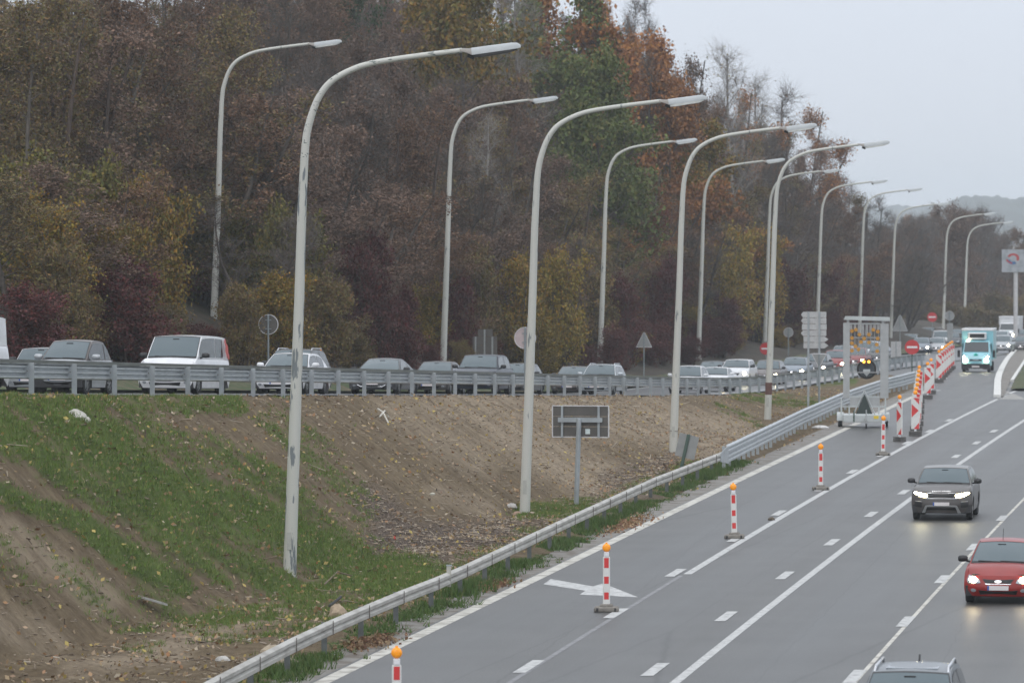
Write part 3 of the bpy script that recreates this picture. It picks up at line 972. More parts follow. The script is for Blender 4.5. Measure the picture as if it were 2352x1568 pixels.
# large blank sign back on a single post
c = hit(1323, 1162); k = c.y / FPX
root = empty('road_sign', (c.x, c.y, ground(c.x, c.y)), R_(-9.5), label='large blank sign back of bolted panels on one thick post at the slope foot', cat='road sign')
zc = at_depth(1336, 968, c.y).z - ground(c.x, c.y)
W_, H_ = 1.90, 1.02
dx = .13
for i in range(3):
    z0 = zc - H_ / 2 + H_ / 3 * i
    MB().box(-W_ / 2 + dx, W_ / 2 + dx, .16, .185, z0 + .008, z0 + H_ / 3 - .008).build('panel', M_back, root)
m = MB()
for (x0, x1, z0, z1) in ((-W_ / 2 - .02, -W_ / 2 + .015, zc - H_ / 2 - .02, zc + H_ / 2 + .02), (W_ / 2 - .015, W_ / 2 + .02, zc - H_ / 2 - .02, zc + H_ / 2 + .02), (-W_ / 2, W_ / 2, zc + H_ / 2, zc + H_ / 2 + .03), (-W_ / 2, W_ / 2, zc - H_ / 2 - .03, zc - H_ / 2)):
    m.box(x0 + dx, x1 + dx, .13, .2, z0, z1)
m.build('rim', M_rim, root)
for q in (-.62, .62): MB().box(q - .035 + dx, q + .035 + dx, .08, .155, zc - H_ / 2 - .03, zc + H_ / 2).build('stiffener', M_galv_post, root)
MB().box(-.75 + dx, .75 + dx, .02, .08, zc - .02, zc + .13).build('cross_beam', M_galv_post, root)
MB().box(.16 + dx, .32 + dx, .15, .158, zc - .42, zc - .25).build('sticker', M_sticker, root)
MB().tube([(0, 0, -.3), (.1, 0, zc + .1)], .085, 12).build('post', M_galv_post, root)

# small tilted sign behind the barrier
c = hit(1563, 1082); root = empty('road_sign', (c.x, c.y, 0), R_(-20), label='small grey sign back tilted sideways behind the low barrier', cat='road sign')
root.rotation_euler = (0, R_(13), R_(-20))
MB().box(-.38, .42, .04, .06, .55, 1.45).build('sign_plate', M_back2, root)
MB().box(-.06, .06, -.02, .04, -.2, 1.47).build('post', M_green, root)

# stack of arrow direction signs seen from behind
dS = 231.0; k = dS / FPX
xc = (1870 - 1176) / FPX * dS; zg = ground(xc, dS)
root = empty('direction_sign', (xc, dS, zg), R_(-8), label='stack of six pale arrow direction boards seen from behind on two posts', cat='direction sign')
zt = at_depth(1870, 716, dS).z - zg
for i in range(6):
    z1 = zt - i * .325; z0 = z1 - .30
    l, r_ = -.66, .66
    if i < 4: pts = [(l + .08, z0), (r_ - .02, z0), (r_ - .02, z1), (l + .08, z1), (l - .04, (z0 + z1) / 2)]
    else: pts = [(l + .1, z0), (r_ - .12, z0), (r_ + .1, (z0 + z1) / 2), (r_ - .12, z1), (l + .1, z1)]
    if i == 2: pts = [(l + .02, z0), (r_, z0), (r_, z1), (l + .02, z1)]
    MB().prism(pts, .05, .08).build('arrow_board', pmat('pale_board', (.46, .46, .46), .5), root)
for q in (-.30, .28): MB().box(q - .05, q + .05, -.03, .05, -.6, zt + .02).build('post', M_galv_post, root)
tri_sign(1881, 813, 842, 33, 0, 'upside down triangular sign back under the arrow direction boards', d=229, inv=True)

# grey board on a wheeled frame
dS = 330.; xc = (2058 - 1176) / FPX * dS
q = at_depth(2058, 822, dS); zg = float(zm(dS)) + .05
root = empty('mobile_sign_board', (q.x, dS, zg), R_(-8), label='plain pale board on a wheeled frame right of the arrow board trailer', cat='mobile sign')
MB().box(-.38, .38, 0, .05, .35, 1.9).build('board', pmat('pale_board', (.46, .46, .46), .5), root)
MB().box(-.03, .03, -.05, 0, .2, 1.95).build('post', M_post, root)
MB().box(-.5, .5, -.3, .3, .25, .34).build('frame', M_dark, root)
for q in (-.45, .45): MB().disc((q, 0, .17), .17, (1, 0, 0), .1, 14).build('wheel', M_dark, root)

# green gantry sign and billboard
dS = 520.; root = empty('gantry_sign', ((2048 - 1176) / FPX * dS, dS, float(zm(dS))), label='dark green gantry sign panel on thin posts in front of the far trees', cat='gantry sign')
zt = at_depth(2048, 674, dS).z - float(zm(dS)); k = dS / FPX
M_gr = pmat('gantry_green', (.02, .11, .075), .5, var=.2, scale=.6)
MB().box(1 * k, 38 * k, 0, .1, zt - 30 * k, zt).build('sign_panel', M_gr, root)
MB().box(-8 * k, 0 * k, 0, .1, zt - 14 * k, zt).build('sign_panel', M_gr, root)
MB().box(6 * k, 14 * k, -.04, -.002, zt - 26 * k, zt - 8 * k).build('emblem', M_dark, root)
for q in (-38, 39): MB().tube([(q * k, .2, -.5), (q * k, .2, zt + .1)], .09, 6).build('post', M_green, root)
MB().tube([(-38 * k, .2, zt + .08), (39 * k, .2, zt + .08)], .08, 6).build('cross_beam', M_green, root)

def text(name, body, size, mat, parent, loc, rot=(math.pi / 2, 0, 0), ext=.002):
    cu = bpy.data.curves.new(name, 'FONT'); cu.body = body; cu.size = size; cu.extrude = ext; cu.align_x = 'CENTER'; cu.align_y = 'CENTER'
    cu.materials.append(mat)
    o = bpy.data.objects.new(name, cu); o.location = loc; o.rotation_euler = rot; COL.objects.link(o)
    bpy.context.view_layer.update()
    dg = bpy.context.evaluated_depsgraph_get()
    me = bpy.data.meshes.new_from_object(o.evaluated_get(dg))
    n = bpy.data.objects.new(name, me); n.location = loc; n.rotation_euler = rot; n.parent = parent
    bpy.data.objects.remove(o); COL.objects.link(n)
    return n
dS = 450.; k = dS / FPX; zg = float(zm(dS)) - .3
root = empty('billboard', ((2334 - 1176) / FPX * dS, dS, zg), R_(-6), label='white billboard with a red and blue ring emblem on one pale post', cat='billboard')
zc = at_depth(2334, 599, dS).z - zg
MB().box(-33 * k, 45 * k, 0, .2, zc - 26 * k, zc + 26 * k).build('board', pmat('billboard_face', (.38, .40, .43), .5, scale=1.2, col2=(.24, .27, .29), thr=(.45, .65)), root)
def arc(t0, t1, r0, r1, cx, cz, y):
    m = MB(); n = 14
    m.grid(n, 1, lambda u, v: (cx + math.cos(t0 + (t1 - t0) * u) * (r0 + (r1 - r0) * v), y, cz + math.sin(t0 + (t1 - t0) * u) * (r0 + (r1 - r0) * v) * .8))
    return m
arc(R_(-35), R_(160), 8 * k, 14 * k, -7 * k, zc + 6 * k, -.01).build('red_ring', pmat('emblem_red', (.42, .05, .05), .5), root)
arc(R_(180), R_(310), 6 * k, 14 * k, -8 * k, zc + 3 * k, -.012).build('blue_ring', pmat('emblem_blue', (.04, .13, .30), .5), root)
arc(R_(200), R_(260), 15 * k, 19 * k, -6 * k, zc + 8 * k, -.013).build('red_stroke', MATS['emblem_red'], root)
MB().tube([(-1 * k, .3, -.5), (-1 * k, .3, zc)], .22, 10).build('post', M_rim, root)

# ------------------------------------------------------------------ lane closure posts and panels
M_amber = pmat('amber_lens', (.85, .30, .01), .25, var=.15, scale=30, emit=.12, ecol=(1, .35, .02))
M_foot = pmat('recycled_rubber_foot', (.19, .175, .155), .85, var=.2, scale=10)
def lens(m, z, r, mi=0):
    # two-sided round warning lamp: thick disc with bulging faces
    rings = []
    for yy, q in ((-.075, .3), (-.07, .6), (-.05, .85), (-.02, 1), (.02, 1), (.05, .85), (.07, .6), (.075, .3)):
        rings.append([(math.cos(t) * r * q, yy, z + math.sin(t) * r * q) for t in [2 * math.pi * i / 20 for i in range(20)]])
    return m.loft(rings, True, mi)
def closure_post():
    root = empty('closure_post', (0, 0, 0))
    m = MB(); m.rbox(-.30, .30, -.2, .2, 0, .13, .05); m.rbox(-.16, .16, -.13, .13, .1, .19, .04); m.build('foot', M_foot, root)
    for q in (-.24, .19):
        MB().box(q, q + .05, -.205, -.195, .02, .1).build('foot_slot', M_dark, root)
    MB().rbox(-.085, .085, -.035, .035, .17, 1.33, .02).build('post', M_white, root)
    for z in (.30, .68, 1.06): MB().box(-.055, .055, -.0395, .0395, z, z + (.17 if z < 1 else .24)).build('red_band', M_redr, root)
    MB().rbox(-.06, .06, -.05, .05, 1.33, 1.44, .015).build('lamp_socket', M_swhite, root)
    m = MB(); lens(m, 1.545, .10); m.build('amber_lamp', M_amber, root, smooth=True)
    m = MB(); m.box(-.025, .025, -.02, .02, 1.635, 1.67); m.build('lamp_nub', M_amber, root)
    return root
cp = closure_post()
for i, (px, py, lab) in enumerate([(911, None, 'nearest red and white closure post, cut by the bottom edge of the picture'),
    (1393, 1404, 'closure post standing in front of the white merge arrow'),
    (1687, 1236, 'closure post midway along the row, beside a lane dash'),
    (1885, 1125, 'closure post before the bend in the crash barrier'),
    (2028, 1046, 'closure post in front of the arrow board trailer')]):
    c = hit(px, py) if py else Vector((-2.075, 78.6, 0))
    o = cp if i == 0 else copy_tree(cp)
    o.location = (c.x, c.y, 0); o.rotation_euler = (0, R_([0, 0, -1.5, 0, .8][i]), R_([4, -3, -6, 2, 0][i]))
    tag(o, lab, 'traffic post', 'closure posts with amber lamps')
M_foot2 = pmat('dark_rubber_foot', (.10, .095, .09), .85, var=.2, scale=10)
def striped_panel():
    root = empty('striped_panel', (0, 0, 0))
    for z in (0, .075, .15): MB().rbox(-.29, .29, -.18, .18, z, z + .06, .03).build('foot_slab', M_foot2, root)
    MB().rbox(-.19, .19, -.03, .03, .30, 1.75, .02).build('panel', M_white, root)
    MB().box(-.05, .05, -.025, .025, .18, .31).build('stem', M_swhite, root)
    fy = -.033
    def tri(pts, nm):
        MB().prism(pts, -.036, -.031).build(nm, M_redr, root)
    tri([(-.17, .84), (.15, 1.14), (-.17, 1.44)], 'red_arrow')
    tri([(-.08, .31), (.17, .31), (.17, .60)], 'red_stripe')
    tri([(-.10, 1.72), (.17, 1.72), (.17, 1.42)], 'red_stripe')
    MB().rbox(-.05, .05, -.05, .05, 1.75, 1.87, .015).build('lamp_socket', M_swhite, root)
    m = MB(); lens(m, 1.96, .10); m.build('amber_lamp', M_amber, root, smooth=True)
    return root
spn = striped_panel()
plist = [(2103, 199, 'nearest striped arrow panel, red arrow pointing right, heading the column of amber lamps')] + \
        [(px, d, 'striped panel mostly hidden, %s amber lamp up in the near column' % o_) for px, d, o_ in [(2105, 204, 'second'), (2108, 210, 'third'), (2108, 217, 'fourth'), (2110, 224, 'fifth'), (2111, 231, 'sixth'), (2112, 238, 'topmost')]] + \
        [(2131, 245, 'striped arrow panel leading the second, short group'), (2139, 253, 'striped arrow panel behind, in the short second group')] + \
        [(2157, 276, 'striped arrow panel leading the farthest slanting group')] + \
        [(px, d, 'striped panel, %s of the farthest slanting group beside the delivery truck' % o_) for px, d, o_ in [(2163, 284, 'second'), (2168, 291, 'third'), (2173, 299, 'fourth'), (2178, 307, 'fifth'), (2183, 315, 'sixth'), (2187, 323, 'last')]]
for i, (px, d, lab) in enumerate(plist):
    o = spn if i == 0 else copy_tree(spn)
    o.location = ((px - 1176) / FPX * d, d, float(zm(d)) + .005); o.rotation_euler = (0, 0, R_(random.uniform(-8, 3)))
    tag(o, lab, 'traffic panel', 'striped lane closure panels')
o = copy_tree(spn); d = 193.5
o.location = ((2067 - 1176) / FPX * d, d, 0); o.rotation_euler = (0, 0, R_(-58)); tag(o, 'striped panel turned nearly edge on, right of the arrow board trailer', 'traffic panel', 'striped lane closure panels')

# ------------------------------------------------------------------ arrow board trailer
M_tr = pmat('trailer_frame', (.40, .41, .41), .5, metal=.35, var=.1, scale=3)
M_trl = pmat('trailer_white', (.46, .49, .49), .4, var=.06, scale=3)
M_slat = pmat('lamp_slat', (.34, .34, .34), .5, metal=.3)
M_yel = pmat('yellow_plate', (.75, .55, .03), .5)
M_tyre = pmat('tyre_rubber', (.018, .018, .018), .8, var=.2)
dT = 208.; kT = dT / FPX
root = empty('arrow_board_trailer', ((1988 - 1176) / FPX * dT, dT, 0), R_(-3), label='tall grey arrow board trailer with amber lamps parked on the closed lane', cat='trailer')
def X_(px): return (px - 1988) * kT
def Z_(py): return (979 - py) * kT
MB().loft([[(X_(1942), -.15, Z_(724)), (X_(1942), .15, Z_(724)), (X_(1938), .15, Z_(732)), (X_(1938), -.15, Z_(732))], [(X_(2044), -.15, Z_(726)), (X_(2044), .15, Z_(726)), (X_(2044), .15, Z_(735)), (X_(2044), -.15, Z_(735))]]).build('solar_panel', M_trl, root)
for px in (1948, 2028): MB().box(X_(px) - .06, X_(px) + .06, -.05, .05, Z_(741), Z_(731)).build('solar_bracket', M_tr, root)
fr = MB().box(X_(1937), X_(1952), -.06, .06, Z_(912), Z_(739)).build('side_column', M_tr, root)
MB().box(X_(2022), X_(2041), -.06, .06, Z_(912), Z_(741)).build('side_column', M_tr, root)
MB().box(X_(1952), X_(2022), -.04, .04, Z_(743), Z_(739.5)).build('top_bar', M_tr, root)
for q in (773, 812, 853): MB().box(X_(1952), X_(2022), -.03, -.01, Z_(q) - .025, Z_(q) + .025).build('cross_bar', M_slat, root)
for i in range(8):
    x = 1955 + i * 9
    long_ = 1 < i < 6
    MB().box(X_(x) - .06, X_(x) + .06, .0, .03, Z_(768 if long_ else 755), Z_(743)).build('slat', M_slat, root)
    MB().box(X_(x) - .015, X_(x) + .015, .0, .03, Z_(816), Z_(755)).build('wire', M_slat, root)
for (px, py) in [(1957, 758), (1966, 755), (1957, 774), (1974, 766), (1985, 775), (1957, 786), (1965, 793), (1957, 803), (1996, 766), (1978, 783), (1996, 784), (2016, 759), (2006, 755), (2016, 775), (2014, 789), (2015, 804), (1972, 800)]:
    MB().disc((X_(px), -.05, Z_(py)), .09, (0, 1, 0), .07, 12).build('amber_lamp', pmat('amber_unlit', (.50, .24, .03), .35, var=.2, scale=20), root)
MB().box(X_(1953), X_(2021), -.05, .05, Z_(933), Z_(910)).build('lower_board', M_tr, root)
MB().box(X_(1953), X_(2021), -.07, -.055, Z_(911), Z_(907)).build('board_edge', M_trl, root)
for px in (1933, 1951, 2019, 2034): MB().box(X_(px) - .035, X_(px) + .035, -.1, -.03, Z_(952), Z_(930 if px in (1951, 2019) else 912)).build('leg', M_trl, root)
for q in (930, 947 - 14): pass
MB().box(X_(1933), X_(2034), -.09, -.05, Z_(933), Z_(930)).build('cross_bar', M_trl, root)
m = MB(); tri_pts = [(X_(1960), Z_(950)), (X_(2010), Z_(950)), (X_(1986), Z_(894))]
for i in range(3): m.tube([(tri_pts[i][0], -.2, tri_pts[i][1]), (tri_pts[(i + 1) % 3][0], -.2, tri_pts[(i + 1) % 3][1])], .03, 5)
m.build('warning_triangle_rim', M_trl, root)
MB().prism([(X_(1966), Z_(948)), (X_(2004), Z_(948)), (X_(1986), Z_(902))], -.19, -.17).build('warning_triangle', pmat('dark_green_plate', (.03, .045, .04), .6), root)
MB().rbox(X_(1937), X_(2036), -.3, 1.6, Z_(966), Z_(950), .03).build('trailer_bed', M_trl, root)
MB().box(X_(1940), X_(2033), -.33, -.29, Z_(968), Z_(964)).build('bed_beam', M_tr, root)
for px in (1931, 2036):
    wgt = MB(); wgt.disc((X_(px), .6, .3), .3, (1, 0, 0), .2, 20); wgt.build('wheel', M_tyre, root, smooth=True)
    m = MB(); m.loft([[(X_(px) - .16, .6 + math.cos(t) * .4, .3 + math.sin(t) * .4), (X_(px) + .16, .6 + math.cos(t) * .4, .3 + math.sin(t) * .4), (X_(px) + .16, .6 + math.cos(t) * .36, .3 + math.sin(t) * .36), (X_(px) - .16, .6 + math.cos(t) * .36, .3 + math.sin(t) * .36)] for t in [math.pi * i / 10 for i in range(11)]])
    m.build('mudguard', M_trl, root)
MB().box(X_(2007), X_(2018), -.315, -.302, Z_(959), Z_(952)).build('number_plate', M_yel, root)
MB().tube([(0, -.3, .42), (0, -1.7, .38)], .05, 8).build('drawbar', M_tr, root)
MB().disc((0, -1.6, .12), .12, (1, 0, 0), .07, 14).build('jockey_wheel', M_tyre, root)
MB().tube([(0, -1.6, .12), (0, -1.6, .9)], .03, 6).build('jockey_post', M_tr, root)
MB().box(X_(1960), X_(1963), -.34, -.3, Z_(966), Z_(940)).build('strap', M_green, root)
MB().rbox(X_(2024), X_(2042), -.34, -.28, Z_(960), Z_(948), .01).build('light_cluster', M_trl, root)
m = MB()
for k in range(25):
    pass
rings = []
for k in range(25):
    t = 2 * math.pi * k / 24
    rings.append([(X_(1991) + math.cos(t) * r, yy, Z_(846) + math.sin(t) * r) for r, yy in ((.36, .1), (.47, .1), (.47, .2), (.36, .2))])
MB().loft(rings, False).build('round_sign_rim', M_tyre, root)
MB().disc((X_(1991), .15, Z_(846)), .355, (0, 1, 0), .03, 20).build('round_sign_plate', pmat('dark_blue_plate', (.05, .06, .07), .5), root)
MB().prism([(X_(1983), Z_(853)), (X_(1991), Z_(862)), (X_(1999), Z_(853)), (X_(1999), Z_(846)), (X_(1983), Z_(846))], .09, .13).build('round_sign_arrow', M_trl, root)
MB().box(X_(1984), X_(1998), .0, .12, Z_(838), Z_(822)).build('control_box', M_dark, root)
for px in (1984.5, 1996): MB().disc((X_(px), -.03, Z_(828.5)), .07, (0, 1, 0), .06, 12).build('lit_amber_lamp', pmat('lit_amber', (1, .45, .05), .4, emit=2.2, ecol=(1, .42, .05)), root)

# ------------------------------------------------------------------ cars
M_glass = bpy.data.materials.new('car_glass'); M_glass.use_nodes = True
_b = M_glass.node_tree.nodes['Principled BSDF']
_b.inputs['Base Color'].default_value = (.045, .078, .094, 1); _b.inputs['Roughness'].default_value = .06; _b.inputs['IOR'].default_value = 1.75
M_sglass = bpy.data.materials.new('side_glass'); M_sglass.use_nodes = True
_b = M_sglass.node_tree.nodes['Principled BSDF']
_b.inputs['Base Color'].default_value = (.022, .03, .034, 1); _b.inputs['Roughness'].default_value = .08; _b.inputs['IOR'].default_value = 1.7
M_black = pmat('black_trim', (.018, .018, .02), .5, var=.15)
M_grille = pmat('grille', (.012, .012, .013), .55)
M_chrome = pmat('chrome', (.62, .63, .65), .22, metal=.9, var=.03)
M_rimm = pmat('alloy_rim', (.42, .43, .44), .35, metal=.7, var=.08)
M_plate = pmat('number_plate', (.66, .62, .62), .5, var=.03)
M_ptext = pmat('plate_text', (.35, .05, .05), .5)
M_on = pmat('headlight_lit', (1, 1, .9), .3, emit=40, ecol=(1, .90, .58))
M_onw = pmat('headlight_lit_warm', (1, .95, .8), .3, emit=34, ecol=(1, .80, .48))
M_drl = pmat('headlight_dim', (1, .9, .8), .3, emit=9, ecol=(1, .82, .62))
M_off = pmat('headlight_off', (.42, .45, .48), .12, metal=.4)
M_tail = pmat('tail_light', (.5, .02, .02), .3, emit=.8, ecol=(1, .05, .03))
M_orange = pmat('indicator', (.9, .3, .03), .3, emit=1.0, ecol=(1, .35, .05))
_pc = {}
def paint(name, col, metal=.25, rough=.32):
    return pmat('paint_' + name, col, rough + .04, metal=metal * .5, var=.10, scale=2.5, coat=.25 if max(col) < .33 else .6, spec=.4)

BASE = dict(L=4.3, W=1.8, H=1.48, gc=.2, zf=.68, zb=.92, wb=1.15, wt=1.95, rt=3.45, rb=4.15, deck=.95, wr=.31, wf=.82, wrr=3.45, roofw=.26, sideslope=.04,
            nose=.26, slope=.12, head='round', grille='mid', rails=False)
TYPES = {
    'hatch': dict(),
    'ford': dict(L=3.92, W=1.70, H=1.45, zf=.70, zb=.93, wb=.98, wt=1.85, rt=3.3, rb=3.85, wf=.75, wrr=3.24, head='tear', grille='slot', roofw=.27),
    'suv': dict(L=4.5, W=1.88, H=1.70, gc=.26, zf=.88, zb=1.08, wb=1.2, wt=1.95, rt=3.9, rb=4.4, deck=1.1, wr=.35, wf=.88, wrr=3.6, grille='mid', roofw=.24),
    'evoque': dict(L=4.36, W=1.93, H=1.62, gc=.26, zf=.93, zb=1.10, wb=1.12, wt=1.85, rt=3.75, rb=4.25, deck=1.15, wr=.37, wf=.86, wrr=3.52, head='slim', grille='suv', roofw=.27, slope=.08),
    'estate': dict(L=4.6, W=1.80, H=1.48, wb=1.35, wt=2.1, rt=4.1, rb=4.5, wrr=3.6, wf=.85, rails=True),
    'saloon': dict(L=4.6, W=1.80, H=1.43, wb=1.3, wt=2.1, rt=3.2, rb=4.0, deck=.98, wrr=3.65, wf=.85),
    'coupe': dict(L=4.3, W=1.85, H=1.36, zf=.64, zb=.86, wb=1.15, wt=2.1, rt=2.9, rb=3.9, deck=.9, grille='wide', wrr=3.5, roofw=.34),
    'smart': dict(L=2.7, W=1.56, H=1.55, zf=.80, zb=.97, wb=.42, wt=1.15, rt=2.2, rb=2.6, deck=1.0, wf=.42, wrr=2.25, wr=.30, nose=.22, grille='slot', roofw=.2, head='round'),
    'mini': dict(L=3.7, W=1.68, H=1.41, zf=.76, zb=.95, wb=1.05, wt=1.5, rt=3.2, rb=3.6, wf=.7, wrr=3.15, roofw=.2),
    'van': dict(L=4.4, W=1.83, H=1.85, gc=.2, zf=.86, zb=1.12, wb=.75, wt=1.45, rt=4.25, rb=4.38, deck=1.12, wr=.32, wf=.8, wrr=3.55, roofw=.15, nose=.2, grille='wide'),
    'bigvan': dict(L=5.3, W=1.98, H=2.15, gc=.22, zf=.98, zb=1.3, wb=.8, wt=1.6, rt=5.2, rb=5.28, deck=1.3, wr=.34, wf=.9, wrr=4.1, roofw=.12, nose=.2),
}
def make_wheel(root, x, y, r, side, wd=.2):
    m = MB()
    rings = []
    n = 22
    for ax, q in ((-wd / 2, .62), (-wd / 2, .93), (-wd / 2 + .03, 1), (wd / 2 - .03, 1), (wd / 2, .93), (wd / 2, .62), (wd / 2 - .05, .60)):
        rings.append([(x + ax * side, y + math.cos(t) * r * q, r + math.sin(t) * r * q) for t in [2 * math.pi * k / n for k in range(n)]])
    m.loft(rings, True)
    t_ = m.build('wheel', M_tyre, root, smooth=True)
    m = MB()
    xo = x + side * (wd / 2 - .015)
    for k in range(5):
        a = 2 * math.pi * k / 5 + .3
        p = []
        for rr, da in ((.08, .5), (.60, .14), (.60, -.14), (.08, -.5)):
            p.append((rr * r, a + da))
        vs = [(xo + o_, y + math.cos(q) * rr, r + math.sin(q) * rr) for o_ in (0, -side * .03) for rr, q in p]
        m.add(vs, [(0, 1, 2, 3), (4, 7, 6, 5), (0, 4, 5, 1), (1, 5, 6, 2), (2, 6, 7, 3), (3, 7, 4, 0)])
    m.disc((xo, y, r), r * .15, (1, 0, 0), .03, 10)
    rings = []
    for k in range(n + 1):
        t = 2 * math.pi * k / n
        rings.append([(xo + o_, y + math.cos(t) * r * q, r + math.sin(t) * r * q) for o_, q in ((0, .56), (0, .63), (-side * .04, .63), (-side * .04, .56))])
    m.loft(rings, False)
    m.build('rim', M_rimm, t_)
    return t_

def make_car(kind, mat, lights='on', label=None, cat='car', group=None, roofmat=None, detail=2, **over):
    S = dict(BASE); S.update(TYPES[kind]); S.update(over)
    L, W, H, gc = S['L'], S['W'], S['H'], S['gc']
    hw = W / 2
    root = empty({'van': 'van', 'bigvan': 'van', 'suv': 'suv_car', 'evoque': 'suv_car', 'estate': 'estate_car'}.get(kind, 'car'), (0, 0, 0), label=label, cat=cat, group=group)
    zf, zb, deck = S['zf'], S['zb'], S['deck']
    # local frame: y from 0 at the nose to L at the tail
    def top(y):
        if y < S['wb']: 
            u = max(0, y - .16) / (S['wb'] - .16)
            return zf + (zb - zf) * math.sin(u * math.pi / 2)
        if y > S['rb'] and S['rb'] < L - .3:
            return deck - .02 * (y - S['rb'])
        return zb + (deck - zb) * (y - S['wb']) / (L - S['wb'])
    def Wz(z):
        u = (z - gc) / max(.1, zb - gc)
        return hw * (1 - .035 * (1 - min(1, u / .35)) ** 2 - S['sideslope'] * max(0, (u - .5) / .5) ** 2)
    def yF(x, z):
        a = min(1, abs(x) / hw)
        r = S['nose'] * (a ** 3.2) + .05 * a * a
        u = (z - gc) / (zf - gc)
        bump = -.03 * math.exp(-((u - .38) / .16) ** 2)
        sl = S['slope'] * max(0, (u - .55) / .45) ** 1.8 + .05 * max(0, .25 - u) / .25
        return r + sl + bump + .03
    def yR(x, z):
        a = min(1, abs(x) / hw)
        u = (z - gc) / (deck - gc)
        return L - .14 * a ** 3 - .08 * max(0, (u - .6) / .4) - .04 * max(0, .3 - u) / .3
    sh = .10      # shoulder rounding
    wf, wrr, wr = S['wf'], S['wrr'], S['wr']
    ar = wr + .045
    def zlow(y):
        z = gc
        for c in (wf, wrr):
            if abs(y - c) < ar: z = max(z, wr + math.sqrt(ar * ar - (y - c) ** 2))
        return z
    mb = MB()
    nx = 16
    xi = lambda z: Wz(z)
    mb.grid(nx, 8, lambda u, v: (lambda x, z: (x, yF(x, z), z))((2 * u - 1) * Wz(gc + (zf - gc) * v) * .999, gc + (zf - gc) * v))
    mb.grid(nx, 5, lambda u, v: (lambda x, z: (x, yR(x, z), z))((2 * u - 1) * Wz(gc + (deck - gc) * v) * .999, gc + (deck - gc) * v))
    # stations incl. wheel arches
    ysn = sorted(set([0, .04, .1, .2, .35, .5, .7, .85, 1] + [(c + ar * math.cos(math.pi * k / 10)) / L for c in (wf, wrr) for k in range(11)] + [S['wb'] / L, .4, .5, .6]))
    ny = len(ysn) - 1
    for sd in (-1, 1):
        def side(u, v):
            q = ysn[int(round(u * ny))]
            z0f = yF(hw, gc + .3); 
            y = z0f + (yR(hw, gc + .3) - z0f) * q if True else 0
            zt = top(y) if q > .001 else zf
            if v <= .75:
                zz = zlow(y) + (zt - sh - zlow(y)) * (v / .75)
                x = Wz(zz)
                # keep the flank flush with nose and tail
                if q < .001: y = yF(hw * .999, min(zz, zf))
                if q > .999: y = yR(hw * .999, zz)
            else:
                a = (v - .75) / .25 * math.pi / 2
                zz = zt - sh + sh * math.sin(a)
                x = Wz(zt - sh) - sh * .9 * (1 - math.cos(a))
                if q < .001: y = yF(x, min(zz, zf))
                if q > .999: y = yR(x, zz)
            return (sd * x, y, zz)
        mb.grid(ny, 8, side, flip=sd < 0)
    xe = lambda y: Wz(top(y) - sh) - sh * .9
    def topf(u, v):
        yc = yF(0, zf) + (yR(0, deck) - yF(0, zf)) * v
        x = (2 * u - 1) * xe(yc)
        y = yF(x, zf) + (yR(x, deck) - yF(x, zf)) * v
        z = top(y) if v > .001 else zf
        return (x, y, z + .035 * (1 - (2 * u - 1) ** 2) * min(1, v * 9))
    mb.grid(12, 22, topf)
    body = mb.build('body', mat, root, smooth=True)
    # under body, wheel wells
    MB().box(-hw + .2, hw - .2, .25, L - .2, gc - .03, zb - .2).box(-hw + .04, hw - .04, .22, wf - ar - .02, gc, gc + .25).box(-hw + .04, hw - .04, wf + ar + .02, wrr - ar - .02, gc + .01, zb - .25).build('underbody', M_black, root)
    # cabin
    wbx, wrx = xe(S['wb']) + .02, hw - S['roofw']
    prof = []
    def seg(a, b_, n, bulge=0):
        for k in range(n):
            t = k / n
            prof.append((a[0] + (b_[0] - a[0]) * t, a[1] + (b_[1] - a[1]) * t + bulge * math.sin(math.pi * t)))
    pwb, pwt = (S['wb'], zb), (S['wt'], H - .05)
    prt, prb = (S['rt'], H - .07), (S['rb'], deck)
    seg(pwb, pwt, 6, .02)
    seg(pwt, ((S['wt'] + S['rt']) / 2, H - .01), 5, .015)
    seg(((S['wt'] + S['rt']) / 2, H - .01), prt, 5, .015)
    seg(prt, prb, 6, .03); prof.append(prb)
    def wat(z): 
        t = (z - zb) / (H - zb)
        return wbx + (wrx - wbx) * max(0, min(1, t)) ** 1.15
    def crown(x, w_, z): return z + .035 * (1 - (x / w_) ** 2) * min(1, (z - zb) / .25 if z > zb else 0)
    n = len(prof) - 1
    def bow(x, w_, k):     # plan curvature of windscreen / backlight
        a = abs(x / w_)
        if k <= 6: return .10 * a ** 2.5 * (1 - k / 14)
        if k >= 16: return -.06 * a ** 2.5
        return 0
    def cab(u, v):
        k = int(round(u * n)); y, z = prof[k]; w_ = wat(z); x = (2 * v - 1) * w_
        return (x, y + bow(x, w_, k), crown(x, w_, z))
    mb = MB(); mb.grid(n, 12, cab, flip=True)
    for sd in (-1, 1):
        def cs(u, v):
            k = int(round(u * n)); y, z = prof[k]; w_ = wat(z)
            zz = zb + (z - zb) * v if k < 12 else min(zb, deck) + (z - min(zb, deck)) * v
            return (sd * wat(zz), y + bow(w_, w_, k), zz)
        mb.grid(n, 6, cs, flip=sd > 0)
    mb.build('cabin', roofmat or mat, root, smooth=True)
